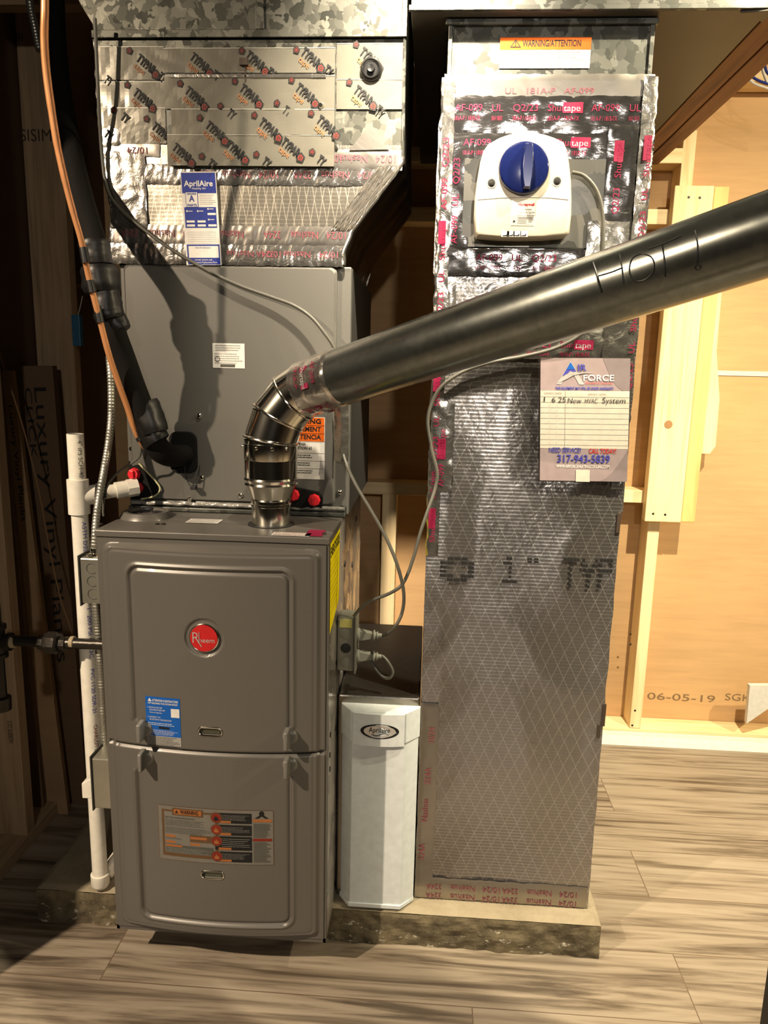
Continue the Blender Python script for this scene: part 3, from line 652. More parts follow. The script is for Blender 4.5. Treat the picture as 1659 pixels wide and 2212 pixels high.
# white metal edge at upper right corner
b = MB().tube([(rtx(z)-.001, YF-.001, z) for z in lin(1.57, 1.79, 12)], .0035, 8); b.build('corner_edge', M_GALV2, ple, True)
b = MB().tube([(rtx(z)-.001+nzv(z, 0, 60, .002), YF-.001, z) for z in lin(1.376, 1.575, 50)], .004, 8); b.build('taped_corner', M_TAPEB, ple, True)
b = MB(); b.tube([(lfx(z)+nzv(z, 3, 60, .003), YF, z) for z in lin(1.376, 1.785, 60)], .0035, 8); b.build('taped_corner', M_TAPEB, ple, True)
def tape(name, par, x0, z0, x1, z1, y, mat, amp=.0012, s=40, prints=(), lean=0, edge=.002, lf=None, rf=None):
    b = MB().use(mat); nx, nz_ = max(4, int(abs(x1-x0)/.006)), max(4, int(abs(z1-z0)/.006))
    xs, zs = lin(x0, x1, nx+1), lin(z0, z1, nz_+1)
    def f(x, z):
        e = 0
        X = x
        if lf: X = lf(z)+(x-x0)/(x1-x0)*(rf(z)-lf(z))
        if x in (xs[0], xs[-1]): X += nzv(0, z, 70, edge)
        ey = .0010 if (x in (xs[0], xs[-1]) or z in (zs[0], zs[-1])) else 0
        return V((X, y-abs(nzv(x, z, s, amp))+ey, z + (nzv(x, 0, 70, edge) if z in (zs[0], zs[-1]) else 0)))
    b.grid(f, xs, zs); d = Decal(lambda u, v, L: V((u, y-.0007-.0003*L-abs(nzv(u, v, s, amp)), v)), .006); d.b = b
    for pr in prints: pr(d)
    return b.build(name, None, par, True)
def T(txt, x, z, h, w_=None, m=P_FAINT, rot=0, flip=False, bold=0): return lambda d: d.text(m, txt, x, z, h, 1, width=w_, rot=rot, flip=flip, bold=bold)
def Rc(m, x0, z0, x1, z1): return lambda d: d.rect(m, x0, z0, x1, z1, 0)
# foil tapes of the plenum (upside-down print)
def nash(x, z, h=.014, m=P_FAINT, k=3): return [T('Nashua', x, z, h, .055, m, PI), T('324A', x-.075, z, h, .035, m, PI), T('10/24', x+.055, z, h, .038, m, PI)][:k]
tape('foil_tape', ple, 0, 1.524, 1, 1.562, YF-.002, M_TAPEB, .0022, 50, nash(.255, 1.550)+nash(.45, 1.550), lf=lfx, rf=rtx)
tape('foil_tape', ple, 0, 1.410, 1, 1.448, YF-.0022, M_TAPED, .0016, 45, nash(.24, 1.438, k=2)+nash(.10, 1.438)+nash(.39, 1.438), lf=lfx, rf=rtx)
tape('foil_tape', ple, 0, 1.372, 1, 1.412, YF-.003, M_TAPEB, .0020, 50, nash(.26, 1.400, .012)+nash(.375, 1.400, .012), lf=lfx, rf=rtx)
tape('foil_tape', ple, .315, 1.553, .553, 1.590, YF-.003, M_TAPED, .0012, 35, nash(.38, 1.580)+nash(.485, 1.580))
tape('foil_tape', ple, -.040, 1.575, .075, 1.602, YF-.003, M_TAPED, .0012, 35, [T('10/24', .05, 1.592, .012, .04, P_FAINT, PI)])
tape('foil_tape', ple, -.043, 1.592, .000, 1.632, YF-.0035, M_TAPEB, .002, 60)
tape('foil_tape', ple, -.036, 1.440, .045, 1.585, YF-.0035, M_TAPEB, .0035, 40, lf=lambda z: lfx(z), rf=lambda z: .045)
tape('foil_tape', ple, 0, 1.44, 1, 1.56, YF-.0038, M_TAPEB, .003, 45, lf=lambda z: rtx(z)-.045, rf=rtx)
b = MB().prism([(.45, YF-.005, 1.588), (.527, YF-.005, 1.590), (.487, YF-.005, 1.632)], (0, .002, 0)); b.build('foil_patch', M_TAPED, ple)
# access panel and house-wrap tape
XA, XB, ZA, ZB = .092, .422, 1.560, 1.758
acc = MB().box((XA, YF-.010, ZA), (XB, YF-.001, ZB)).build('access_panel', M_GALV2, ple, bevel=.0015)
M_TYP = flat('pale_house_wrap_tape', (.19, .18, .148), .20, .35, nb=.25, ns=14, coat=.25)
M_TYPW = flat('pale_tape_border', (.38, .37, .32), .3, .2)
def cz2(cx_, cy_, y): return aY(200+cx_*.42194, cy_*.42206, y)
def typ(d, cx_, cy_, y, full=True, house=True):
    p = cz2(cx_, cy_, y); rot = math.radians(-38)
    c_, s_ = math.cos(rot), math.sin(rot)
    if full: 
        d.text(P_K, 'TYPAR', p.x-.002, p.z-.010, .0150, 1, width=.041, rot=rot, bold=.04); d.text(P_OCH, 'tape', p.x-.007, p.z-.022, .0105, 1, width=.024, rot=rot)
        if house: hs(d, p.x+.037, p.z-.036)
    else: d.text(P_K, 'TY', p.x-.002, p.z-.010, .0150, 1, width=.016, rot=rot, bold=.04)
def hs(d, x, z, s=1.0):
    P5 = [(-.008, -.006), (.004, -.009), (.009, .001), (.002, .010), (-.008, .005)]
    d.poly(P_K, [(x+a*s, z+c*s) for a, c in P5], 1); d.poly(P_BRED, [(x+a*.62*s, z+c*.62*s) for a, c in P5], 2)
    d.ring(P_K, x, z, .0018, .0030, 3, 12)
def typstrip(x0, z0, x1, z1, y, items, half, houses, name='house_wrap_tape', par=None):
    d = Decal(lambda u, v, L: V((u, y-.0006-.0003*L, v)), .02)
    d.b.use(M_TYP).grid(lambda x, z: V((x, y-abs(nzv(x, z, 25, .0012)), z)), lin(x0, x1, max(6, int((x1-x0)/.008))), lin(z0, z1, 9))
    d.rect(M_TYPW, x0, z1-.0012, x1, z1, 1); 
    d2 = Decal(lambda u, v, L: V((u, y-.0016-.0003*L, v)), .02); d2.b = d.b
    for a, c in items: typ(d2, a, c, y)
    for a, c in half: typ(d2, a, c, y, False)
    for a, c in houses: p = cz2(a, c, y); hs(d2, p.x, p.z, .75)
    return d.b.build(name, None, par or ple)
y0_, y1_ = YF-.0015, YF-.0118
zr = lambda cy_: cz2(800, cy_, YF).z
typstrip(-.045, zr(410), XA-.003, zr(238), y0_, [(225, 280)], [(60, 390), (335, 372)], [(190, 262)])
typstrip(-.045, zr(560), XA-.003, zr(420), y0_-.001, [(210, 455)], [], [(180, 437)])
typstrip(-.044, zr(740), XA-.003, zr(555), y0_-.002, [(305, 628)], [(145, 580), (60, 668)], [(110, 566), (278, 610)])
typstrip(XB+.002, zr(405), .550, zr(225), y0_, [(1370, 245)], [], [(1350, 230)])
typstrip(XB+.002, zr(560), .550, zr(408), y0_-.001, [(1340, 440)], [(1450, 540)], [(1315, 423)])
typstrip(XA, zr(385), XB, zr(258), y1_, [(500, 272), (785, 262), (1070, 245)], [(610, 362), (893, 348), (1185, 335)], [(765, 262), (1045, 258)], par=acc)
typstrip(XA, zr(570), XB, zr(400), y1_-.001, [(475, 445), (755, 432), (1042, 428)], [(690, 560), (975, 545)], [(450, 430), (730, 418), (1020, 412), (655, 545), (945, 530)], par=acc)
typstrip(XA+.012, zr(700), XB, zr(570), y1_-.002, [(580, 622), (855, 605), (1150, 592)], [], [(550, 605), (830, 592), (1120, 582)], par=acc)
typstrip(XA+.002, zr(858), XB, zr(700), y1_-.001, [(410, 735), (685, 720), (968, 706)], [(590, 815), (870, 806), (1150, 796)], [(560, 802), (840, 792), (1125, 780)], par=acc)
p = cz2(1168, 540, YF-.015); MB().lathe((p.x, YF-.012, p.z), (0, -1, 0), [(0, .007), (.002, .006), (.006, .004)], 14).build('wing_screw', M_STEEL, acc, True)
p = cz2(775, 318, YF-.015); MB().box((p.x-.008, YF-.020, p.z-.006), (p.x+.008, YF-.011, p.z+.006)).box((p.x+.001, YF-.015, p.z-.034), (p.x+.003, YF-.012, p.z-.005)).build('panel_clip', P_DKBR, acc)
a = cz2(412, 405, YF); c = cz2(1200, 388, YF); MB().box((a.x, YF-.0150, a.z-.003), (c.x, YF-.011, a.z+.004)).build('folded_seam', M_TAPEB, acc, bevel=.001)
# test port grommet
p = cz2(1425, 350, YF-.01)
MB().lathe((p.x, YF-.002, p.z), (0, -1, 0), [(0, .0215), (.006, .0205), (.010, .0165), (.006, .0125), (.006, .0075), (.012, .0065), (.011, .001)], 32).build('test_port', flat('glossy_black_rubber', (.012, .012, .012), .25), ple, True)
# maintenance sticker
def sticker(name, par, tl, tr, h_, y):
    A, B_ = aY(*tl, y), aY(*tr, y); ln = math.atan2(B_.z-A.z, B_.x-A.x); return A, (B_-A).length, ln
A = aY(389, 371, YF-.006); Bp = aY(463, 369, YF-.006); Cc = aY(476, 565, YF-.006); lw = .0715; lh = .176; ln = .045
k = Decal(lambda u, v, L: V((A.x+u*math.cos(ln)-v*math.sin(ln), YF-.006-.0003*L, A.z+u*math.sin(ln)*.3+v)), 9)
k.rect(P_W, 0, -lh, lw, 0, 0); k.rect(P_NAVY, .0015, -.040, lw-.0015, -.002, 1)
k.text(P_W, 'AprilAire', .006, -.027, .0105, 2, width=.058, bold=.02); k.text(P_W, 'Healthy Air', .022, -.033, .004, 2, width=.028)
k.rect(P_NAVY, .0075, -.0665, .0325, -.0375, 2); k.rect(P_W, .0085, -.0655, .0315, -.0385, 3); k.text(P_NAVY, 'GENUINE', .0105, -.0430, .0036, 4, width=.019, bold=.02)
k.text(P_NAVY, 'A', .0145, -.0555, .0115, 4, width=.011, bold=.02); k.text(P_NAVY, 'PARTS', .0105, -.0645, .0042, 4, width=.019, bold=.03)
k.lines(P_GREY, .036, -.062, lw-.003, -.042, 6, 1, .25, 5)
k.rect(P_NAVY, .0035, -.105, lw-.004, -.066, 1)
for u0, v0 in ((.050, -.081), (.0065, -.095), (.0285, -.095), (.0065, -.1025), (.0285, -.1025), (.050, -.1025)): k.rect(P_W, u0, v0, u0+.0165, v0+.004, 2)
for u0, v0 in ((.007, -.075), (.029, -.075), (.050, -.071), (.050, -.091)): k.rect(P_W, u0, v0, u0+.003, v0+.003, 2); k.lines(P_W, u0+.004, v0, u0+.015, v0+.003, 1, 2, .5, 3)
for i in range(7): k.rect(P_GREY, .006, -.113-.0035*i, lw-.006, -.1126-.0035*i, 1)
k.rect(P_NAVY, .0035, -.175, lw-.0015, -.1365, 1); k.rect(P_W, .0065, -.162, lw-.004, -.1395, 2); k.text(P_NAVY, 'Call us for maintenance', .020, -.144, .0028, 3, width=.032)
k.text(P_W, 'Genuine Replacement Parts', .018, -.1725, .0036, 2, width=.045); k.text(P_W, 'MORE FROM AIR', .018, -.1675, .0028, 2, width=.036)
st = k.build('maintenance_sticker', ple)
# sheet metal trunk above
b = MB(); zt = 2.25
fr = [(-.047, 1.787), (.553, 1.787), (.553, zt), (-.24, zt), (-.115, 1.93), (-.070, 1.845), (-.049, 1.812)]
b.prism([(x, YF-.003, z) for x, z in fr], (0, .50, 0)); b.box((-.050, YF-.008, 1.786), (.556, YF-.002, 1.800))
sx = aY(563, 40, YF).x; b.box((sx-.008, YF-.008, 1.80), (sx+.008, YF-.002, zt)); b.box((.546, YF-.006, 1.80), (.556, YF-.002, zt))
tr = b.build('supply_trunk_duct', M_GALV, None, bevel=.001); tag(tr, 'galvanized supply trunk above the taped plenum with flared left edge', 'duct')

# ================================================================== RETURN DUCT
YR = .15; RX0, RX1 = .625, 1.012
ret = thing('return_duct', 'tall foil faced return air duct standing on the right of the pad', 'duct', (.82, .36, 0))
b = MB(); b.use(M_FOIL)
def rl(z): return RX0 + .002*noise.noise(V((z*18, 0, 2))) - (.004 if 1.35 < z < 1.62 else 0)
def rr_(z): return RX1 + .002*noise.noise(V((z*18, 5, 2))) + (.003 if .9 < z < 1.62 else 0)
b.grid(lambda u, z: V((rl(z)+(rr_(z)-rl(z))*u, YR+.0015+abs(nzv(u*.4, z, 6, .004))*min(1, 10*u, 10*(1-u)), z)), lin(0, 1, 60), lin(.002, 1.700, 170))
b.use(M_SIDEF)
for fn_ in (rl, rr_): b.grid(lambda y, z, fn_=fn_: V((fn_(z), y, z)), lin(YR+.0015, 1.05, 14), lin(.002, 1.700, 170))  # unseen depth lengthened to block lamp light from the wall gap
b.add([(RX0, 1.05, .002), (RX1, 1.05, .002), (RX1, 1.05, 1.70), (RX0, 1.05, 1.70)], [(0, 1, 2, 3)])
rb = b.build('insulated_body', None, ret, True)
b = MB().box((.634, YR+.004, 1.66), (.999, 1.04, 1.794)).box((.628, YR-.004, 1.785), (1.004, .59, 1.795)).box((.6335, YR, 1.66), (.641, .58, 1.786)).box((.992, YR, 1.66), (1.0, .58, 1.786))
b.build('metal_collar', M_GALV2, ret, bevel=.001)
# dark slot under the bottom edge
tape('foil_tape', ret, .628, .004, 1.008, .056, YR-.001, M_TAPED, .0009, 30, nash(.76, .041)+nash(.76, .018)+nash(.93, .041)+nash(.93, .018))
tape('foil_tape', ret, .626, .02, .664, .475, YR-.0012, M_TAPED, .0012, 35, [T('10/24', .657, .385, .014, .035, P_FAINT, PI/2), T('324A', .652, .285, .014, .04, P_FAINT, PI/2), T('Nashua', .648, .195, .014, .055, P_FAINT, PI/2), T('324A', .644, .10, .014, .04, P_FAINT, PI/2)])
MG = P_PINK
def shur(x, z, v=False, L_=.36, m=MG):
    out = []
    seq = [('AF-099', .050, 0), ('UL', .020, 0), ('Q2/23', .045, 0), ('Shurtape', .060, 1), ('AF-099', .050, 0), ('UL', .020, 0)]
    c = 0
    for t, wd, red in seq:
        if c+wd > L_: break
        if v:
            out += [T(t, x+.013, z+c, .012, wd, m, PI/2)] + ([Rc(m, x-.002, z+c+wd*.45, x+.015, z+c+wd+.003)] if red else [])
        else:
            out += [T(t, x+c, z, .012, wd, m)] + ([Rc(m, x+c+wd*.45, z-.003, x+c+wd+.003, z+.015)] if red else [])
            if red: out += [T(t[4:], x+c+wd*.47, z, .011, wd*.5, P_SILV)]
        if not v: out += [T('181A-P / 181B-FX', x+c, z-.016, .008, wd*.95, m)]
        c += wd+.018
    return out
tape('foil_tape', ret, .629, 1.655, 1.006, 1.705, YR-.0005, M_TAPED, .001, 25, [T('UL   181A-P   AF-099', .74, 1.672, .010, .16, P_FAINT)])
tape('foil_tape', ret, .628, 1.600, 1.005, 1.668, YR-.0015, M_TAPE, .003, 30, shur(.650, 1.642, L_=.34))
tape('foil_tape', ret, .628, 1.545, 1.000, 1.605, YR-.0022, M_TAPE, .003, 30, shur(.668, 1.583, L_=.26))
tape('foil_tape', ret, .630, 1.395, .69, 1.60, YR-.0030, M_TAPE, .003, 30, shur(.650, 1.41, True, .18))
tape('foil_tape', ret, .630, 1.352, .95, 1.402, YR-.0036, M_TAPE, .0026, 35, shur(.70, 1.380, L_=.22))
tape('foil_tape', ret, .930, 1.33, .985, 1.62, YR-.0042, M_TAPE, .003, 30, shur(.945, 1.36, True, .26))
# fuzzy bright corner tapes
for nm, xx, z0, z1 in (('left', .6235, .80, 1.69), ('right', 1.0125, .95, 1.70)):
    b = MB().use(M_TAPEB); s_ = 1 if nm == 'left' else -1
    b.grid(lambda u, z: V((xx+s_*u*.026+nzv(u*.02, z, 60, .0035)*(1 if u < .1 else .4), YR-.004-abs(nzv(u*.02, z, 55, .003))+(.022*max(0, .15-u)), z)), lin(0, 1, 7), lin(z0, z1, 150))
    d = Decal(lambda u, v, L: V((u, YR-.0085-.0003*L, v)), 9); d.b = b
    z = z0+.03
    i = 0
    while z < z1-.08:
        t = ('Shurtape', 'AF-099', 'Q2/23', 'UL')[i % 4]; wd = (.07, .055, .05, .02)[i % 4]
        if i % 4 == 0: d.rect(MG, xx+s_*.004, z+wd*.4, xx+s_*.018, z+wd, 0)
        d.text(MG, t, xx+(.018 if s_ > 0 else -.004), z, .011, 1, width=wd, rot=PI/2); z += wd+.02; i += 1
    b.build('corner_tape', None, ret, True)
# bare metal patch where the treatment unit is cut in
tape('foil_tape', ret, .640, 1.20, .985, 1.262, YR-.0020, M_TAPEB, .003, 45, shur(.70, 1.222, L_=.26))
tape('foil_tape', ret, .950, 1.19, 1.010, 1.40, YR-.0052, M_TAPEB, .0030, 38)
tape('foil_tape', ret, .628, 1.24, .665, 1.35, YR-.0020, M_TAPEB, .0030, 60)
MB().box((.672, YR-.0045, 1.405), (.930, YR-.001, 1.56)).build('cover_plate', galv('dark_cover_metal', (.07, .068, .06), (.14, .135, .12), 18, .35), ret)
# cable tapes
tape('foil_tape', ret, .628, .935, .672, 1.115, YR-.005, M_TAPEB, .004, 30, [T('Shurtape', .655, 1.0, .012, .06, MG, PI/2), Rc(MG, .641, 1.00, .657, 1.04), T('AF-099', .655, .945, .012, .045, MG, PI/2)])
a = aY(1270, 475, YR); tape('foil_tape', ret, a.x-.002, 1.345, a.x+.075, 1.452, YR-.010, M_TAPEB, .003, 26)
# big lettering across the facing
k = Decal(lambda u, v, L: V((u, YR-.0005, v)), 9)
DOT = dcol('ink_dots', (.012, .012, .012))
def dots(txt, px, py, hpx, wpx, slant=0):
    # dot-matrix style black glyphs broken by the scrim
    G = {'O': ['01110', '11011', '10001', '10001', '11011', '01110'], '1': ['01100', '11100', '00100', '00100', '00100', '11111'], '"': ['11011', '11011', '00000', '00000', '00000', '00000'],
         'T': ['11111', '00100', '00100', '00100', '00100', '00100'], 'Y': ['10001', '11011', '01110', '00100', '00100', '00100'], 'P': ['11110', '10010', '11110', '10000', '10000', '10000']}[txt]
    a = aY(px, py, YR); s_ = .00094
    for r_, row in enumerate(G):
        for c_, ch in enumerate(row):
            if ch == '1':
                u = a.x+c_*wpx*s_/5; v = a.z-r_*hpx*s_/6; du, dv = wpx*s_/5*.92, hpx*s_/6*.62
                k.rect(DOT, u, v-dv, u+du, v, 0)
for dd_ in (('O', 952, 1203, 58, 75), ('1', 1088, 1203, 62, 32), ('"', 1140, 1205, 40, 24), ('T', 1218, 1205, 70, 34), ('Y', 1258, 1207, 70, 34), ('P', 1296, 1207, 70, 36)):
    k = Decal(lambda u, v, L: V((u, YR-.0005, v)), 9); dots(*dd_); k.build('printed_letter', rb)
# torn nicks on the right edge
b = MB()
for px, py, h in ((1307, 1545, .05), (1296, 1580, .03), (1339, 1130, .04)):
    p = aY(px, py, YR); MB().box((p.x-.006, YR-.001, p.z-h/2), (p.x+.001, YR+.003, p.z+h/2)).build('torn_facing', P_DKBR, ret)
# orange warning label on the collar
k = Decal(planeY(0, 0, YR+.003), 9)
x0, z0, x1, z1 = box_(1081, 80, 1274, 146, YR); hh = z1-z0; k.rect(P_W, x0, z0, x1, z1, 0); k.rect(P_OR, x0, z1-hh*.40, x1, z1, 1)
k.poly(P_K, [(x0+.018, z1-hh*.33), (x0+.038, z1-hh*.33), (x0+.028, z1-hh*.06)], 2); k.poly(P_OR, [(x0+.021, z1-hh*.305), (x0+.035, z1-hh*.305), (x0+.028, z1-hh*.11)], 3); k.text(P_K, '!', x0+.0268, z1-hh*.28, .008, 4, bold=.03)
k.text(P_K, 'WARNING/ATTENTION', x0+.040, z1-hh*.29, .0105, 2, width=(x1-x0)-.058, bold=.02)
k.lines(P_GREY, x0+.003, z0+.003, x1-.010, z1-hh*.44, 6, 1, .30, 6)
k.build('uv_warning_label', ret)
# service record sticker
A2 = aY(1168, 773, YR-.010); ln2 = .045
def af(cx_, cy_): return ((cx_+(cy_-100)*.052-215)/1345*.170, -(cy_-100)/1900*.238)
k = Decal(lambda u, v, L: V((A2.x+u-v*.055, YR-.009-.0003*L, A2.z+u*.015+v)), 9)
SW, SH = .170, .238
k.rect(P_MAUVE, 0, -SH, SW, 0, 0); k.rect(P_PAPER, 0, -.174, SW, -.062, 1)
k.poly(P_MAUD, [(SW, 0), (SW, -.062)]+[(SW-.012-.040*t**.6, -.062*(1-t)) for t in lin(0, 1, 8)], 1)
k.poly(P_MAUD, [(SW, -.174), (SW, -SH), (SW-.055, -SH)]+[(SW-.055+.055*t**.6, -SH+(SH-.174)*t) for t in lin(.1, 1, 8)], 1)
k.poly(P_SILV, [af(440, 495), af(660, 148), af(668, 148), af(860, 500), af(780, 500), af(700, 350), af(560, 420), af(500, 500)], 2)
k.poly(P_INDIGO, [af(525, 380), af(662, 160), af(742, 300), af(690, 305), af(655, 290), af(620, 325)], 3)
k.poly(P_BLUE, [af(600, 275), af(662, 165), af(720, 262)], 4)
k.b.use(P_SILV); pp = [af(*q) for q in ((455, 480), (560, 390), (700, 330), (850, 308), (1020, 312), (850, 330), (700, 360), (590, 420))]; k.poly(P_SILV, pp, 4)
x_, y_ = af(765, 290); k.text(P_INDIGO, 'IR', x_, y_, .0120, 4, width=.0165, bold=.02)
x_, y_ = af(845, 440); k.text(P_W, 'FORCE', x_, y_, .0115, 4, width=.058, bold=.01)
x_, y_ = af(870, 492); k.text(P_RED, 'HEATING & COOLING', x_, y_, .0035, 4, width=.052)
x_, y_ = af(415, 578); k.text(P_INDIGO, 'THIS EQUIPMENT MAY STILL BE UNDER WARRANTY', x_, y_, .0052, 3, width=.111, bold=.03)
x_, y_ = af(245, 645); k.text(P_GREY, 'SERVICE DATE', x_, y_, .0035, 3, width=.034); x_, y_ = af(910, 655); k.text(P_GREY, 'SERVICE NOTE', x_, y_, .0035, 3, width=.034)
for i in range(10):
    v = -.0735-.01035*i; k.rect(P_GREY, 0, v-.0006, SW, v, 2)
    if i > 1:
        for u in (.016, .030): k.poly(P_GREY, [(u, v+.002), (u+.0005, v+.002), (u+.003, v+.006), (u+.0025, v+.006)], 2)
k.rect(P_GREY, .0475, -.174, .0483, -.062, 2)
for t, cx_, cy_, h, wd in (('1', 230, 768, .010, .002), ('6', 350, 770, .0095, .007), ('25', 450, 772, .0105, .014), ('New', 595, 782, .010, .026), ('HVAC', 855, 780, .009, .024), ('System', 1115, 778, .0105, .044)):
    x_, y_ = af(cx_, cy_); k.text(P_K, t, x_, y_, h, 4, width=wd, shear=.08, bold=-.005)
x_, y_ = af(280, 1550); k.text(P_INDIGO, 'NEED SERVICE?', x_, y_, .0095, 3, width=.062, bold=.015)
x_, y_ = af(892, 1558); k.text(P_RED, 'CALL TODAY!', x_, y_, .0095, 3, width=.052, bold=.015)
x_, y_ = af(398, 1705); k.text(P_INDIGO, '317-943-5839', x_, y_, .0150, 3, width=.102, bold=.02)
x_, y_ = af(380, 1790); k.text(P_W, 'WWW.AIRFORCEHEATINGCOOLING.COM', x_, y_, .0060, 3, width=.103, bold=.01)
x_, y_ = af(672, 2010); k.rect(P_PAPER, x_, y_, x_+.027, y_+.024, 3)
k.build('service_sticker', ret)

# ================================================================== UV TREATMENT UNIT
uv = thing('uv_air_treatment_unit', 'cream arched air treatment unit with blue dial on the return duct', 'air purifier', (.785, .145, 1.42))
YU = .100
cc = [(160, 1490), (152, 1250), (165, 1000), (200, 740), (240, 500), (285, 350), (345, 265), (500, 178), (620, 135), (740, 110), (870, 100), (1000, 108), (1120, 128), (1260, 175), (1390, 238), (1430, 330), (1465, 520), (1492, 760), (1500, 1000), (1495, 1250), (1470, 1490), (1420, 1535), (1100, 1560), (800, 1566), (500, 1560), (190, 1535)]
def u6(cx_, cy_, y): return aY(1000+cx_/6.38, 270+cy_/6.38, y)
ol = [u6(a, c, YU+.006) for a, c in cc]; cen = u6(830, 850, YU+.006)
def off(k_, y): return [V((cen.x+(p.x-cen.x)*k_, y, cen.z+(p.z-cen.z)*k_)) for p in ol]
b = MB(); rings = [off(.985, YR-.004), off(1.0, YU+.012), off(.992, YU+.005), off(.965, YU+.001), off(.935, YU)]; n = len(ol)
b.v = [p for r_ in rings for p in r_]
for j in range(len(rings)-1): b.f += [(j*n+i, j*n+(i+1) % n, (j+1)*n+(i+1) % n, (j+1)*n+i) for i in range(n)]
b.f.append(tuple(range(4*n, 5*n))); b.m = [0]*len(b.f)
for v_ in b.v:      # chin under the front leans back
    pass
hs_ = b.build('housing', M_CREAM, uv, True)
dc = u6(848, 578, YU-.012); dr = .0452
b = MB().lathe((dc.x, YU+.002, dc.z), (0, -1, 0), [(0, dr), (.007, dr), (.011, dr*.95), (.0125, dr*.85), (.0125, .001)], 56)
pts = []
for s_ in (-1, 1): 
    pass
g0 = [(-.007, -.0385), (.006, -.0385), (.0085, -.020), (.0095, 0), (.0085, .020), (.006, .0385), (-.007, .0385), (-.0115, .020), (-.013, 0), (-.0115, -.020)]
g1 = [(a*.80, c*.94) for a, c in g0]; m_ = len(g0)
b.add([(dc.x+.006+a, YU-.010, dc.z+c) for a, c in g0]+[(dc.x+.006+a, YU-.026, dc.z+c) for a, c in g1], [(i, (i+1) % m_, m_+(i+1) % m_, m_+i) for i in range(m_)]+[tuple(range(m_, 2*m_))])
b.build('dial', M_BLUEK, uv, True, bevel=.001)
MB().lathe((dc.x+.001, YU-.010, dc.z+.032), (0, -1, 0), [(0, .004), (.0045, .0036), (.004, .001)], 14).build('dial_marker', M_BLACK, uv, True)
for cx_, cy_ in ((393, 800), (1298, 775)):
    p = u6(cx_, cy_, YU); b = MB(); b.use(M_CREAM).lathe((p.x, YU+.001, p.z), (0, -1, 0), [(0, .0095), (.0018, .0088), (.0012, .0068)], 24)
    b.use(M_BLACK).lathe((p.x, YU-.0002, p.z), (0, -1, 0), [(0, .0068), (.0004, .0068)], 24); b.use(M_IRON).lathe((p.x, YU-.0004, p.z-.001), (0, -1, 0), [(0, .004), (.002, .0035), (.0025, .001)], 14)
    b.build('mounting_screw', None, uv, True)
# parting line, rating sticker, indicator row
b = MB().tube([u6(a, c, YU-.0002) for a, c in ((205, 1030), (500, 1005), (850, 995), (1200, 1003), (1455, 1030))], .0005, 6); b.build('parting_line', P_GREY, uv)
k = Decal(lambda u, v, L: V((u, YU-.0006-.0003*L, v)), 9)
p = u6(655, 1385, YU); q = u6(1000, 1035, YU); k.rect(P_W, p.x, p.z, q.x, q.z, 0); k.rect(P_GREY, p.x+.001, p.z+.001, q.x-.001, p.z+.017, 1)
k.text(P_RED, 'Honeywell', p.x+.0125, q.z-.010, .0048, 1, width=.0285, bold=.03)
k.text(P_CHAR, 'Ultraviolet', p.x+.018, q.z-.0175, .0034, 1, width=.019); k.text(P_CHAR, 'Treatment System', p.x+.010, q.z-.0225, .0034, 1, width=.034)
k.text(P_CHAR, 'Système de traitement', p.x+.010, q.z-.0275, .0032, 1, width=.034); k.text(P_CHAR, 'par ultraviolets', p.x+.015, q.z-.0318, .0030, 1, width=.024)
k.rect(P_CHAR, p.x+.006, q.z-.0240, q.x-.006, q.z-.0236, 1); k.lines(P_CHAR, p.x+.012, p.z+.003, p.x+.030, p.z+.015, 5, 2, .25, 2); k.lines(P_CHAR, p.x+.032, p.z+.005, q.x-.003, p.z+.015, 3, 2, .3, 4)
k.disc(P_K, p.x+.006, p.z+.007, .002, .002, 2, 12); k.build('rating_sticker', uv)
k = Decal(lambda u, v, L: V((u, YU-.0012-.0003*L, v)), 9)
for i, cx_ in enumerate((575, 650, 738, 832)):
    k = Decal(lambda u, v, L: V((u, YU-.0012-.0003*L, v)), 9)
    p = u6(cx_, 1510, YU); k.rect(P_W, p.x-.006, p.z-.004, p.x+.008, p.z+.006, 0); k.poly(P_K, [(p.x-.004, p.z-.003), (p.x+.005, p.z-.003), (p.x+.005, p.z+.002), (p.x+.002, p.z-.001), (p.x-.004, p.z-.0015)], 1); k.build('indicator_icon', uv)
k = Decal(lambda u, v, L: V((u, YU-.0004, v)), 9)
for i in range(26):
    a = math.radians(125-i*1 if i < 0 else 0)
def arc(txt, a0, a1, r_):
    for i, ch in enumerate(txt):
        a = math.radians(a0+(a1-a0)*i/max(1, len(txt)-1)); 
        if ch != ' ': k.text(P_PAPER, ch, dc.x+r_*math.cos(a), dc.z+r_*math.sin(a), .0045, 0, rot=a-PI/2, center=True)
arc('CHANGE', 140, 112, .0525); arc('VERIFICATION', 62, -20, .0525); arc('MONITOR', -25, -58, .0555)
k.build('embossed_text', uv)
k = Decal(lambda u, v, L: V((u, YU-.0004, v)), 9); p = u6(868, 188, YU); k.disc(P_W, p.x, p.z, .0028, .0028, 0, 14); k.build('index_dot', uv)

# ================================================================== OVERHEAD TRUNK
b = MB().use(M_GALV2).box((.562, .119, 1.797), (1.190, .127, 1.806)).box((.566, .1245, 1.80), (1.186, .130, 2.12)).use(M_REFLG).box((.566, .126, 1.797), (1.186, 1.12, 2.119))
b.prism([(1.135, .127, 1.797), (1.190, .119, 1.797), (1.190, .165, 1.797)], (0, 0, -.004))
tag(b.build('overhead_return_trunk', None, None, bevel=.001), 'wide galvanized trunk overhead that the return duct rises into', 'duct')

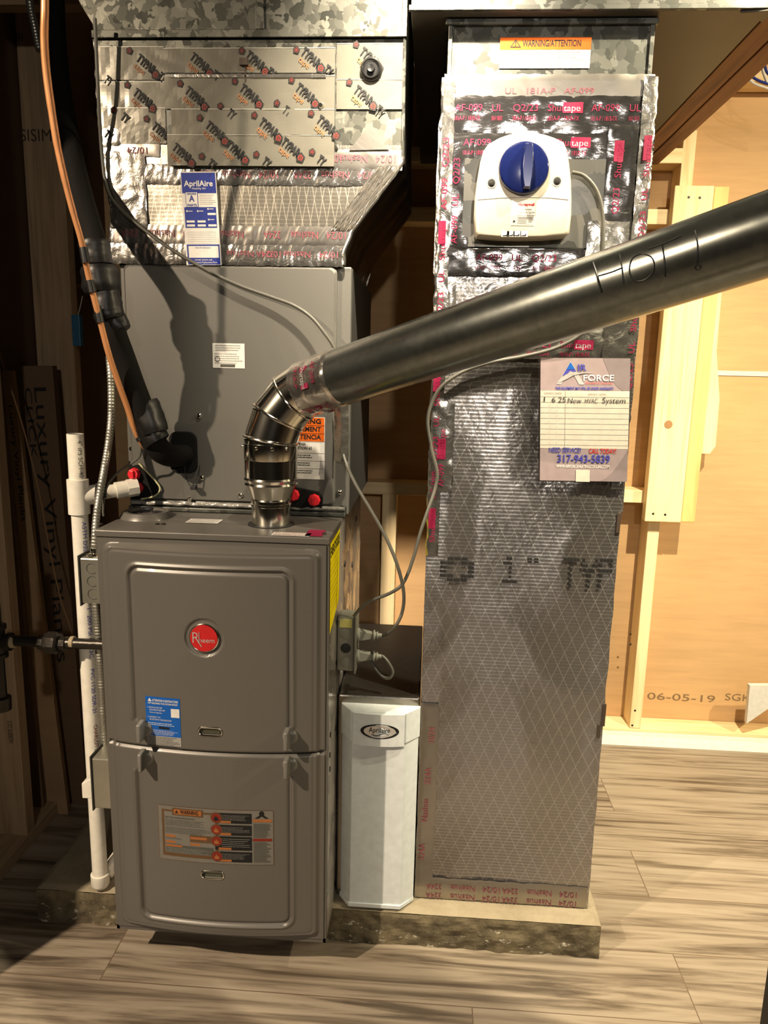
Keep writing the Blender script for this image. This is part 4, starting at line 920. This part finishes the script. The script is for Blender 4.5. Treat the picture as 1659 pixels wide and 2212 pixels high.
# ================================================================== FILTER CABINET
fil = thing('air_filter_cabinet', 'white media air filter cabinet on the pad between furnace and return duct', 'air cleaner', (.54, .30, 0))
MB().box((.4475, .142, .002), (.6225, .60, .488)).build('filter_housing', M_SIDEF, fil, bevel=.004)
def slabp(x0, x1, yb_, yf, ch, z0, z1):
    b = MB(); pts = [(x0, yb_, z0), (x0, yb_-.006, z0), (x0+ch, yf, z0), (x1-ch*1.2, yf, z0), (x1, yb_-.006, z0), (x1, yb_, z0)]
    return b.prism(pts, (0, 0, z1-z0))
slabp(.458, .622, .143, .108, .024, .012, .468).build('access_door', M_WHITEB, fil, bevel=.0015)
slabp(.4555, .6245, .143, .1045, .024, .402, .4705).build('door_cap', M_WHITEB, fil, bevel=.0015)
slabp(.4555, .6225, .143, .105, .024, .004, .0135).build('door_sill', M_WHITEB, fil, bevel=.001)
def arcy(u, w_): return .102 - .006*(1-((u-.538)/(w_/2))**2)
b = MB(); xs = lin(.484, .593, 20)
p1 = aY(765, 1540, .10).z; p0 = aY(765, 1608, .10).z
b.grid(lambda x, z: V((x, arcy(x, .109), z-.010*(((x-.484)/.109))*0)), xs, [p0, (p0+p1)/2, p1]); b.grid(lambda x, y: V((x, arcy(x, .109)+y, p0)), xs, [0, .010]); b.grid(lambda x, y: V((x, arcy(x, .109)+y, p1)), xs, [0, .010])
bp = b.build('brand_plate', M_WHITEB, fil, True)
k = Decal(lambda u, v, L: V((u, arcy(u, .109)-.0006-.0003*L, v)), 9)
p = aY(820, 1580, .097); k.disc(P_K, p.x, p.z, .0405, .0165, 0, 48); k.disc(P_SILV, p.x, p.z, .0335, .0135, 1, 48)
k.text(P_K, 'Aprilaire', p.x-.0225, p.z-.002, .0115, 2, width=.044, bold=.005)
k.poly(P_K, [(p.x-.017, p.z-.0065)]+[(p.x-.017+.036*t, p.z-.0065-.003*math.sin(t*2*PI)*(1-t*.2)+.001) for t in lin(0, 1, 14)]+[(p.x-.017+.036*t, p.z-.0072-.003*math.sin(t*2*PI)) for t in lin(1, 0, 14)], 2)
k.build('brand_oval', bp)

# ================================================================== FLUE PIPE
flu = thing('flue_pipe', 'galvanized flue rising from the furnace and slanting up right, marked HOT!', 'flue pipe', (.34, .1, FH))
pb = aZ(585, 1133, FH); fx, fy = pb.x, pb.y+.004; r3 = .0385; r4 = .052
def zat(py): return aY(583, py, fy).z
MB().lathe((fx, fy, FH), (0, 0, 1), [(0, .046), (.002, .046), (.002, r3)], 40).build('flange_opening', M_BLACK, flu, True)
z1_ = zat(1085); z2 = zat(1040); z3 = zat(950)
b = MB().lathe((fx, fy, FH), (0, 0, 1), [(0, r3), (z1_-FH-.006, r3), (z1_-FH-.005, r3+.002), (z1_-FH-.001, r3+.002), (z1_-FH, r3), (z1_-FH+.006, r3), (z1_-FH+.007, r3+.002), (z1_-FH+.010, r3+.001), (z2-FH-.008, r4-.002), (z2-FH-.004, r4+.001), (z2-FH, r4-.001), (z2-FH+.006, r4+.002), (z2-FH+.010, r4)], 48)
b.build('reducer', M_STEEL, flu, True)
S0 = aD(665, 838, 1.425); S1 = aD(1760, 473, .895); dirp = (S1-S0).normalized()
# adjustable elbow: gores around a bend
P0 = V((fx, fy, z2+.006)); bend = [P0, V((fx, fy, z3))]; 
q1 = S0; dist = (q1-V((fx, fy, z3))).length
ctl = [V((fx, fy, z3)), V((fx, fy, z3+dist*.30)), q1-dirp*dist*.30, q1]
def bez(t): return ctl[0]*(1-t)**3+ctl[1]*3*t*(1-t)**2+ctl[2]*3*t*t*(1-t)+ctl[3]*t**3
b = MB(); prev = P0
segs = [P0, V((fx, fy, z3))] + [bez(t) for t in (.36, .70, 1.0)]
for i in range(len(segs)-1):
    a, c = segs[i], segs[i+1]
    b.tube([a-(c-a).normalized()*.002*(i > 0), c], r4, 40, False)
    if i > 0:
        # seam bead in the mitre plane
        t0 = (a-segs[i-1]).normalized(); t1 = (c-a).normalized(); nrm = (t0+t1).normalized(); u = nrm.orthogonal().normalized(); w_ = nrm.cross(u)
        k_ = t0.dot(nrm); ring = []
        mj = (t0-t1); mj = (mj - nrm*mj.dot(nrm)); mj = mj.normalized() if mj.length > 1e-6 else u; mn = nrm.cross(mj)
        for q in range(41): an = 2*PI*q/40; ring.append(a+mj*math.cos(an)*r4/k_+mn*math.sin(an)*r4)
        b.tube(ring, .0028, 8, False)
b.build('elbow', M_STEEL, flu, True)
b = MB().lathe((fx, fy, z2+.045), (0, 0, 1), [(0, r4+.0004), (.001, r4+.001), (.0315, r4+.001), (.032, r4)], 48)
b.build('crimp_collar', M_STEEL, flu, True)
b = MB()
for a in (-2.9, -1.9, -1.3, -.75):
    d_ = V((math.cos(a), math.sin(a), 0)); MB().lathe(V((fx, fy, z2+.07))+d_*r4, d_, [(0, .004), (.003, .0036), (.005, .002)], 10).build('screw', M_STEEL, flu, True)
M_PIPE = newmat('grey_galvanized_pipe')[0]; bb = M_PIPE.node_tree.nodes['Principled BSDF']; setp(bb, (.2, .2, .2), .24, .9)
N_, L_ = M_PIPE.node_tree.nodes, M_PIPE.node_tree.links; f = nz(N_, L_, coords(N_, L_), 60, 5, .7); L_.new(ramp(N_, L_, f, [(.3, (.135, .145, .135)), (.7, (.20, .21, .19))]), bb.inputs['Base Color'])
L_.new(ramp(N_, L_, nz(N_, L_, coords(N_, L_), 7, 4), [(.3, (.20,)*3), (.7, (.30,)*3)]), bb.inputs['Roughness'])
T0 = S0+dirp*.085
MB().tube([T0-dirp*.02, S1+dirp*.9], r4, 64).build('straight_pipe', M_PIPE, flu, True)
# foil tape around the joint
b = MB().use(M_TAPEB); u0 = dirp.orthogonal().normalized(); w0 = dirp.cross(u0); nn = 72
tl = [S0-dirp*.004+dirp*.094*i/18 for i in range(19)]
for p in tl:
    for q in range(nn):
        a = 2*PI*q/nn; dv = u0*math.cos(a)+w0*math.sin(a); b.v.append(p+dv*(r4+(.0018 if p is not tl[-1] else -.0005)+(.0022 if p is not tl[-1] else .0003)*noise.noise((p+dv*.05)*55)))
b.f = [(i*nn+q, i*nn+(q+1) % nn, (i+1)*nn+(q+1) % nn, (i+1)*nn+q) for i in range(18) for q in range(nn)]; b.m = [0]*len(b.f)
def onpipe(px, py, rad):
    d = ray(px, py).normalized(); w_ = CAM-S0; dd = d-dirp*d.dot(dirp); ww = w_-dirp*w_.dot(dirp)
    A_, B_, C_ = dd.dot(dd), 2*dd.dot(ww), ww.dot(ww)-rad*rad; D_ = max(0, B_*B_-4*A_*C_); return CAM+d*((-B_-math.sqrt(D_))/(2*A_))
cdir = (CAM-S0-dirp*(CAM-S0).dot(dirp)).normalized(); tdir = dirp.cross(cdir)
def pipefn(u, v, L): a = v/r4; return S0+dirp*u+(cdir*math.cos(a)-tdir*math.sin(a))*(r4+.0045+.0003*L)
k = Decal(pipefn, 9); k.b = b
for (u_, v_) in ((.036, .045), (.036, -.035)):
    k.rect(MG, u_-.004, v_-.045, u_+.014, v_-.005, 0); k.text(P_SILV, 'Shurtape', u_, v_-.005, .010, 1, width=.040, rot=-PI/2); k.text(MG, 'AF-099', u_+.024, v_-.0, .009, 1, width=.04, rot=-PI/2); k.text(MG, '181A-P', u_-.018, v_-.0, .008, 1, width=.04, rot=-PI/2)
b.build('foil_tape', None, flu, True)
# hand lettered HOT!
b = MB()
ST = [[(1280, 567), (1288, 590), (1293, 610), (1299, 630)], [(1338, 549), (1343, 575), (1347, 612)], [(1293, 596), (1320, 588), (1345, 578)],
      [(1385, 548), (1368, 556), (1360, 575), (1362, 595), (1375, 607), (1395, 603), (1410, 588), (1413, 570), (1405, 554), (1385, 548)],
      [(1400, 538), (1430, 528), (1472, 509)], [(1430, 527), (1435, 560), (1437, 598)], [(1501, 498), (1507, 530), (1506, 568)], [(1506, 572), (1501, 577), (1506, 583), (1514, 577), (1508, 571)]]
for s_ in ST:
    wd = .0016 if s_ is ST[0] else .0009
    b.tube([onpipe(p.x, p.y, r4+.0004) for p in smoothp([V((a, c, 0)) for a, c in s_], 4)], wd, 6)
b.build('marker_lettering', M_PENC, flu, True)

# ================================================================== REFRIGERANT LINES
pts = [(122, -60, .42), (124, 60, .36), (130, 170, .30), (142, 260, .24), (158, 350, .17), (180, 440, .11), (203, 520, .06), (214, 590, .04), (226, 650, .04), (246, 715, .05), (266, 770, .07), (288, 835, .09), (308, 890, .11), (322, 935, .125), (345, 972, .14), (372, 985, .165), (400, 982, .20)]
ins = thing('insulated_suction_line', 'black foam insulated refrigerant line curving down into the coil panel', 'refrigerant line', aY(400, 982, .2))
P3 = [aY(a, c, y) for a, c, y in pts]; wpx = [30, 34, 40, 44, 48, 50, 50, 52, 52, 50, 50, 52, 54, 54, 52, 48, 46]
rs = [w_/2*depth(p)/FPX for w_, p in zip(wpx, P3)]
sp_ = smoothp(P3, 6); rs2 = []
for i in range(len(P3)-1): rs2 += [rs[i]+(rs[i+1]-rs[i])*k_/6 for k_ in range(6)]
rs2.append(rs[-1])
MB().tube(sp_, rs2, 20).build('foam_insulation', M_BLKPL, ins, True)
def wrapb(x0, y0, x1, y1, wd, yd, name='tape_wrap', sq=1.0):
    a, c = aY(x0, y0, yd), aY(x1, y1, yd); n_ = 9; ps = [a+(c-a)*i/(n_-1) for i in range(n_)]; r_ = wd/2*depth(a)/FPX
    rad = [r_*(1+.07*noise.noise(V((x0*.1, i*.9, 3)))) for i in range(n_)]; rad[0] *= .93; rad[-1] *= .93
    b = MB().tube(ps, rad, 20)
    b.v = [v+V((.0025*noise.noise(v*45), .0025*noise.noise(v*45+V((9, 0, 0))), .0025*noise.noise(v*50))) for v in b.v]
    b.build(name, M_BLKTP, ins, True)
wrapb(203, 520, 212, 572, 66, .04); wrapb(213, 575, 222, 632, 78, .04); wrapb(224, 622, 238, 690, 62, .04); wrapb(240, 682, 262, 715, 52, .05)
wrapb(312, 868, 334, 935, 62, .115); wrapb(314, 915, 340, 955, 58, .12)
cu = thing('copper_liquid_line', 'bare orange copper tube running down beside the black insulated line', 'copper tube', aY(365, 993, .2))
pts = [(98, -60, -.10), (97, 20, -.10), (96, 90, -.09), (101, 160, -.08), (112, 240, -.07), (125, 320, -.06), (143, 400, -.05), (160, 465, -.04), (177, 525, -.03), (190, 590, -.015), (205, 650, -.005), (218, 700, .005), (235, 765, .02), (255, 825, .05), (275, 880, .08), (290, 925, .10), (305, 955, .12), (325, 975, .145), (350, 988, .175), (385, 991, .203)]
P3 = [aY(a, c, y) for a, c, y in pts]; wpx = [17, 17, 17, 17, 16, 15, 14, 13, 13, 13, 13, 13, 13, 13, 13, 13, 13, 13, 13, 13]
r_c = .0056; sp_ = smoothp(P3, 6)
MB().tube(sp_, [ .5*(wpx[min(len(wpx)-1, i//6)])*depth(p)/FPX for i, p in enumerate(sp_)], 14).build('tube', M_COPPER, cu, True)
def sleeve(x0, y0, x1, y1, y_):
    a, c = aY(x0, y0, y_), aY(x1, y1, y_); MB().tube([a, (a+c)/2, c], .0075, 12).build('tape_band', M_BLKTP, cu, True)
sleeve(180, 535, 186, 568, -.027); sleeve(194, 606, 200, 632, -.012); sleeve(209, 662, 217, 697, .002); sleeve(294, 930, 304, 952, .112)
# small cap tube / wire on gasket
cable('tie_wire', 'thin black wire dangling from the line gasket to a small clip', 'wire', [aY(a, c, y) for a, c, y in ((398, 982, .190), (399, 1010, .19), (403, 1035, .188), (412, 1050, .186), (420, 1052, .185), (428, 1035, .188), (431, 1005, .195))], .0012, M_BLACK)
p = aY(419, 1053, .186); tag(MB().box((p.x-.006, .178, p.z-.004), (p.x+.006, .192, p.z+.004)).build('wire_clip', M_BLACK, bevel=.001), 'tiny black clip at the bottom of the dangling wire', 'clip')

# ================================================================== PVC DRAIN
pv = aZ(210, 1903, .017); YD = pv.y
dr_ = thing('condensate_drain', 'white plastic drain pipe with tee standing on the left of the pad', 'drain pipe', (pv.x, YD, 0))
def py_(px, py): p = aY(px, py, YD); return p
xp = aY(177, 1200, YD).x; zt_ = py_(157, 938).z; rp = .0165
b = MB().tube([(xp, YD, .02), (xp, YD, zt_)], rp, 28); b.lathe((xp, YD, zt_), (0, 0, 1), [(0, rp), (.001, rp), (.001, rp-.0035), (-.03, rp-.0035)], 28).build('riser', M_WHITEP, dr_, True)
zt0, zt1 = py_(163, 1110).z, py_(160, 1034).z; zb_ = (zt0+zt1)/2-.001
b = MB().lathe((xp, YD, zt0), (0, 0, 1), [(0, .019), (.001, .0215), (zt1-zt0-.001, .0215), (zt1-zt0, .019)], 28)
E_ = aY(283, 1054, .178)
bd_ = (V((E_.x, E_.y, E_.z))-V((xp, YD, zb_))).normalized()
b.tube([V((xp, YD, zb_)), V((xp, YD, zb_))+bd_*.045], .0200, 28); b.build('tee', M_WHITEP, dr_, True)
MB().tube([V((xp, YD, zb_))+bd_*.04, E_], .0140, 24).build('branch_pipe', M_WHITEP, dr_, True)
b = MB().tube([E_-bd_*.032, E_-bd_*.006], .0175, 24).tube([E_-bd_*.008, E_+bd_*.014], .0190, 8); b.build('adapter', M_WHITEP, dr_, True)
MB().lathe((xp, YD, .0015), (0, 0, 1), [(0, .010), (.004, .0165), (.012, .0205), (.036, .0205), (.037, .0190)], 28).build('end_cap', M_WHITEP, dr_, True)
b = MB().tube([(xp+.004, YD+.02, .02), (xp+.05, YD+.13, .085)], rp, 24); b.build('lower_branch', M_WHITEP, dr_, True)
def pipetext(txt, z, m, wd, h=.009):
    def fn(u, v, L): a = v/rp-.35; return V((xp+math.cos(a)*(rp+.0006)*.0+math.sin(PI/2+a-1.2)*0+(rp+.0006)*math.cos(-PI/2+.95+v/rp), YD+(rp+.0006)*math.sin(-PI/2+.95+v/rp), z-u))
    k = Decal(fn, 9); k.text(m, txt, 0, -h/2, h, 0, width=wd); k.build('pipe_print', dr_)
pipetext('ASTM D2241', py_(180, 1125).z, P_INDIGO, .075); pipetext('1" 200 PSI @ 23C', py_(180, 1310).z, P_INDIGO, .11); pipetext('PVC 1120 SDR-21', py_(180, 1440).z, P_INDIGO, .10); pipetext('CHARLOTTE PIPE', py_(190, 1560).z, P_BRED, .09); pipetext('4" IPS SCH-40', py_(160, 950).z, P_CHAR, .075)

# ================================================================== GAS PIPE
YG = .075
gas = thing('gas_pipe', 'black iron gas pipe with union running into the left furnace side', 'gas pipe', aY(100, 1388, YG))
g = lambda px, py, y=YG: aY(px, py, y)
rg = .0112
MB().tube([g(-60, 1380), V((.004, g(215, 1392).y, g(215, 1392).z))], rg, 20).build('pipe_run', M_IRON, gas, True)
a = g(105, 1387); dx = V((1, 0, 0)); c = g(103, 1388)
b = MB().lathe(c-dx*.004, (1, 0, 0), [(0, .013), (.0, .020), (.007, .0245), (.026, .0245), (.030, .021), (.030, .012)], 8).lathe(c-dx*.018, (1, 0, 0), [(0, .013), (.001, .0155), (.015, .0155)], 8).lathe(c+dx*.026, (1, 0, 0), [(0, .0150), (.014, .0150), (.015, .012)], 8)
b.build('union', M_IRON, gas, True)
b = MB()
for px in (86, 152): p = g(px, 1387); MB().lathe(p, (1, 0, 0), [(0, .0115), (.001, .0125), (.008, .0125), (.009, .0115)], 18).build('sealed_thread', M_DOPE, gas, True)
p = g(24, 1386); b.lathe(p, (1, 0, 0), [(0, .0115), (.001, .0135), (.009, .0130), (.010, .0115)], 18); b.build('sealed_thread', M_DOPE, gas, True)
c = g(-6, 1385); b = MB().lathe(c+V((0, 0, -.036)), (0, 0, 1), [(0, .014), (.001, .0195), (.009, .0195), (.012, .016), (.060, .016), (.063, .0195), (.071, .0195), (.072, .014)], 24).lathe(c, (1, 0, 0), [(0, .015), (.022, .015), (.023, .019), (.030, .019), (.031, .012)], 24)
b.build('tee', M_IRON, gas, True)
b = MB().tube([c+V((0, 0, -.15)), c+V((0, 0, .16))], rg, 18); b.build('drip_leg', M_IRON, gas, True)
b = MB().lathe(c+V((0, 0, -.155)), (0, 0, 1), [(0, .010), (.002, .0175), (.030, .0185), (.033, .012)], 20).build('drip_cap', M_IRON, gas, True)

# ================================================================== LEFT BOXES AND CONDUIT
def jbox(name, lab, cat, x0, y0p, x1, y1p, yf, yd, plate=True):
    a = aY(x0, y0p, yf); c = aY(x1, y1p, yf); xr = -.0035
    t = thing(name, lab, cat, ((a.x+xr)/2, yf+yd/2, c.z))
    MB().box((a.x, yf, c.z), (xr, yf+yd, a.z)).build('body', M_BOXST, t, bevel=.003)
    b = MB(); cx_ = aY((x0+x1)/2+6, 1200, yf).x
    for i in range(3):
        z = a.z-(a.z-c.z)*(.22+.28*i); ring = [(min(xr-.001, cx_+.002+.0105*math.cos(t_)), yf-.0004, z+.0105*math.sin(t_)) for t_ in lin(.9, 2*PI-.9, 18)]
        MB().tube(ring, .0007, 6).build('knockout', P_CHAR, t, True)
    MB().box((a.x-.003, yf-.003, c.z-.005), (a.x, yf+yd+.003, a.z+.005)).build('cover_plate', P_CHAR, t, bevel=.0015)
    return t, a, c
t, a, c = jbox('junction_box', 'galvanized junction box high on the left side of the furnace', 'junction box', 171, 1205, 206, 1305, .03, .10)
p = V((a.x+.024, .05, a.z)); b = MB().lathe(p, (0, 0, 1), [(0, .012), (.006, .012), (.007, .009), (.016, .009)], 20); b.build('conduit_connector', M_STEEL, t, True)
p = V((a.x+.016, .034, a.z+.006)); MB().lathe(p, (0, -1, .3), [(0, .004), (.004, .004), (.006, .002)], 12).build('screw', M_STEEL, t, True)
t, a, c = jbox('switch_box', 'galvanized switch box low on the left side of the furnace', 'switch box', 197, 1638, 236, 1748, .03, .10)
b = MB().prism([(a.x-.004, .035, c.z+.018), (a.x-.027, .035, c.z+.018), (a.x-.027, .035, c.z+.052), (a.x-.004, .035, c.z+.066)], (0, .07, 0)); b.build('switch_cover', M_WHITEP, t, bevel=.002)
MB().box((a.x-.010, .05, c.z+.066), (a.x-.003, .065, c.z+.078)).build('toggle', M_BLACK, t)
def flex(name, lab, pts, r, mat=M_BOXST):
    sp = smoothp(pts, 8); out = []; rad = []; acc_ = 0; L_ = [0]
    for i in range(1, len(sp)): L_.append(L_[-1]+(sp[i]-sp[i-1]).length)
    tot = L_[-1]; n_ = int(tot/.0016); j = 0
    for i in range(n_+1):
        s_ = tot*i/n_
        while j < len(L_)-2 and L_[j+1] < s_: j += 1
        f_ = (s_-L_[j])/max(1e-9, L_[j+1]-L_[j]); out.append(sp[j]+(sp[j+1]-sp[j])*f_); rad.append(r*(1+.16*abs(math.sin(PI*s_/.0066))))
    o = MB().tube(out, rad, 14).build(name, mat, None, True); tag(o, lab, 'conduit'); return o
flex('flexible_conduit', 'ribbed metal conduit curving down behind the drain tee to the upper box', [aY(a, c, y) for a, c, y in ((236, 770, .16), (240, 830, .15), (240, 900, .14), (234, 960, .12), (224, 1020, .09), (214, 1075, .075), (208, 1120, .06), (205, 1160, .05), (203, 1195, .05))], .0066)
flex('flexible_conduit', 'ribbed metal conduit between the two boxes behind the furnace edge', [aY(a, c, y) for a, c, y in ((206, 1300, .09), (213, 1400, .09), (218, 1480, .09), (222, 1560, .09), (228, 1640, .09))], .0066)
flex('flexible_conduit', 'ribbed metal conduit dropping at the top left beside the copper tube', [aY(a, c, .45) for a, c in ((62, -40), (65, 10), (74, 55), (82, 95), (86, 110))], .0075)
b = MB().tube([aY(219, 1046, .10), aY(217, 1075, .09)], .0115, 14); tag(b.build('tape_wrap', M_BLKTP, None, True), 'black tape tying the ribbed conduit to the white drain branch', 'tape')
cable('control_wire', 'brown control wire looping from the drain plate over the tape wrap', 'wire', [aY(a, c, y) for a, c, y in ((305, 960, .13), (302, 985, .14), (285, 1000, .15), (262, 1015, .13), (243, 1033, .11), (228, 1060, .095), (223, 1100, .09), (224, 1115, .09))], .0022, M_CABLED)
cable('control_wire', 'thin brown cord behind the drain riser going down to the switch box', 'wire', [aY(a, c, .16) for a, c in ((203, 1440), (205, 1500), (210, 1560), (216, 1600), (226, 1640))], .0025, M_CABLED)

# ================================================================== OUTLET BOX
q = aX(727, 1335, FW_); yo = q.y
a = aX(727, 1335, FW_+.001); c = aY(727, 1448, yo); e = aY(765, 1400, yo)
ob = thing('outlet_box', 'grey metal outlet box with two plugs on the right furnace side', 'outlet box', (FW_+.02, yo+.03, c.z))
zt, zb = aY(745, 1334, yo).z, aY(745, 1451, yo).z; xr = e.x
M_OB = flat('grey_painted_box', (.21, .21, .175), .45, .3, nb=.1)
MB().box((FW_+.001, yo, zb), (xr, yo+.055, zt)).build('body', M_OB, ob, bevel=.006)
b = MB(); cxo = (FW_+xr)/2+.001
for i in range(3):
    z = zt-(zt-zb)*(.30+.26*i); MB().lathe((cxo, yo+.0005, z), (0, -1, 0), [(0, .0108), (.0010, .0108), (.0012, .0100)], 26).build('knockout', M_OB if i != 1 else M_BLACK, ob, True)
MB().box((FW_+.006, yo-.0008, zt-.022), (xr-.005, yo+.002, zt-.004)).build('tape_mark', flat('pale_yellow_tape', (.55, .52, .16), .5), ob, bevel=.001)
MB().box((xr, yo-.004, zb-.003), (xr+.004, yo+.060, zt+.004)).build('cover_plate', M_OB, ob, bevel=.0015)
def plug(px, py, lab):
    z = aY(px, py, yo+.02).z; y = yo+.024; x0 = xr+.004
    b = MB().lathe((x0, y, z), (1, 0, 0), [(0, .0145), (.005, .0145), (.006, .0120), (.007, .0110)], 20)
    pr = [(x0+.006, y-.010, z-.0105), (x0+.006, y+.010, z-.0105), (x0+.006, y+.010, z+.0105), (x0+.006, y-.010, z+.0105)]
    p2 = [(x0+.034, y-.006, z-.006), (x0+.034, y+.006, z-.006), (x0+.034, y+.006, z+.006), (x0+.034, y-.006, z+.006)]
    b.add(pr+p2, [(3, 2, 1, 0), (4, 5, 6, 7), (0, 1, 5, 4), (1, 2, 6, 5), (2, 3, 7, 6), (3, 0, 4, 7)])
    b.lathe((x0+.034, y, z), (1, 0, 0), [(0, .006), (.0, .0115), (.003, .0115), (.004, .007), (.007, .007), (.007, .0085), (.010, .0085), (.010, .005), (.018, .0045)], 18)
    o = b.build('power_plug', M_PLUG, None, True, bevel=.0008); tag(o, lab, 'plug'); return V((x0+.050, y, z))
e1 = plug(790, 1373, 'upper grey plug in the outlet box'); e2 = plug(790, 1418, 'lower grey plug in the outlet box')
W5 = .0038
cable('grey_cable', 'grey cord along the coil cabinet passing behind the flue to the upper plug', 'cable',
      [aY(a_, c_, y_) for a_, c_, y_ in ((205, 40, .16), (212, 200, .17), (220, 330, .19), (232, 410, .190), (262, 455, .190), (300, 487, .190), (350, 525, .190), (400, 557, .190), (455, 588, .190), (520, 618, .188), (590, 643, .185), (635, 660, .18), (672, 685, .175), (700, 718, .17), (722, 752, .17), (735, 800, .175), (738, 860, .185), (735, 930, .19), (742, 985, .18), (765, 1040, .15), (800, 1100, .12), (833, 1160, .10), (858, 1220, .08), (872, 1280, .075), (868, 1325, .075), (850, 1358, .07))]+[e1+V((.006, 0, .001)), e1], W5*.93, M_CABLE)
cable('grey_cable', 'grey cord dropping from the treatment unit across the return duct to the box top', 'cable',
      [aY(a_, c_, y_) for a_, c_, y_ in ((1236, 372, .13), (1262, 380, .13), (1287, 408, .13), (1300, 448, .13), (1303, 500, .132), (1300, 560, .135), (1288, 640, .135), (1275, 690, .13), (1255, 722, .13), (1200, 752, .135), (1130, 770, .14), (1060, 783, .14), (1000, 803, .14), (957, 832, .14), (935, 865, .14), (924, 910, .138), (932, 970, .138), (944, 1020, .137), (940, 1055, .135), (925, 1100, .12), (908, 1150, .11), (893, 1205, .10), (872, 1258, .09), (845, 1280, .085), (805, 1296, .08), (782, 1310, .075), (764, 1332, .07))], W5*.93, M_CABLE)
cable('grey_cable', 'short grey cord looping back from the lower plug', 'cable', [e2, e2+V((.005, 0, 0))]+[aY(a_, c_, y_) for a_, c_, y_ in ((838, 1430, yo+.02), (848, 1450, yo+.02), (842, 1464, yo+.02), (828, 1462, yo+.025), (812, 1445, yo+.03), (800, 1425, yo+.035), (796, 1412, yo+.04))], W5*.93, M_CABLE)
# foil strip holding the cord to the coil cabinet corner
b = MB().use(M_TAPEB); b.grid(lambda u, z: V((.428+.030*u+nzv(0, z, 40, .002), .176-.003*abs(noise.noise(V((u*4, z*60, 0))))+.02*abs(u-.5), z)), lin(0, 1, 7), lin(.985, 1.105, 30))
tag(b.build('foil_strip', None, None, True), 'crinkled foil strip holding the grey cord at the coil cabinet corner', 'tape')

# ================================================================== PLANK CARTONS
def carton(lab, quadb, quadt, th, txt, tx, mat=M_CARTON, group=None):
    # leaning box: bottom-left, bottom-right, top-left, top-right front corners
    (a, c), (d, e) = quadb, quadt
    dv = V((-.25, 1, 0)).normalized()*th
    b = MB(); b.prism([a, c, e, d], dv); o = b.build('plank_carton', mat, None, bevel=.002); tag(o, lab, 'cardboard box')
    k = Decal(lambda u, v, L: (a+(c-a)*u+(d-a)*v)+((e-d)-(c-a))*u*v-dv.normalized()*.0012, .2)
    for t_, u_, v_, h_, w_ in txt: 
        k = Decal(k.fn, .2); vs, fs = glyphs(t_, 0); xs_ = [p[0] for p in vs]; x0_ = min(xs_); sx_ = w_/(max(xs_)-x0_); k.b.use(M_PENC).add([k.fn(u_+p[1]*h_/.7, v_-(p[0]-x0_)*sx_, 1) for p in vs], fs); k.build('carton_print', o)
    return o
def q_(px, py, y): return aY(px, py, y)
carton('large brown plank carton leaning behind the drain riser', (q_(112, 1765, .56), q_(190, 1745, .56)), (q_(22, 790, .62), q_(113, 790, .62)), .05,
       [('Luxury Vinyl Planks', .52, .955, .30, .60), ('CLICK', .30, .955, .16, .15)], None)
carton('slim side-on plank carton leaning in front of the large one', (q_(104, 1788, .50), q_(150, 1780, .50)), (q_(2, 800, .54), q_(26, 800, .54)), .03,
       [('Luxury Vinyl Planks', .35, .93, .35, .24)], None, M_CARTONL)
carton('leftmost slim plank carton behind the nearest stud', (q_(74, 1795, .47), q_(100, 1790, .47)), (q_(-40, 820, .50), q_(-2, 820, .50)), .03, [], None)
cable('twine', 'brown twine hanging diagonally across the plank cartons', 'cord', [aY(a_, c_, y_) for a_, c_, y_ in ((-8, 740, .48), (10, 800, .48), (40, 890, .47), (65, 980, .47), (88, 1080, .47), (108, 1190, .47), (130, 1290, .45), (150, 1350, .43), (163, 1395, .40))], .0022, flat('twine', (.22, .13, .06), .9))
# little blue hanging thing beside stamped stud
p = aY(158, 700, .70); q = aY(178, 748, .70)
tag(MB().box((p.x, .69, q.z), (q.x, .71, aY(158, 680, .7).z)).build('blue_tag', flat('blue_plastic', (.02, .10, .18), .5), bevel=.002), 'small blue plastic tag hanging beside the stamped stud', 'tag')
cable('white_string', 'thin pale string above the blue tag', 'string', [aY(168, 682, .70), aY(174, 660, .7), aY(178, 640, .70)], .0012, P_PAPER)
# dark upright at the right foreground
tag(MB().box((1.212, -.290, ZF), (1.25, -.232, 2.49)).build('support_post', M_BLACK, bevel=.003), 'slim black upright post at the right foreground, only its foot in frame', 'post')
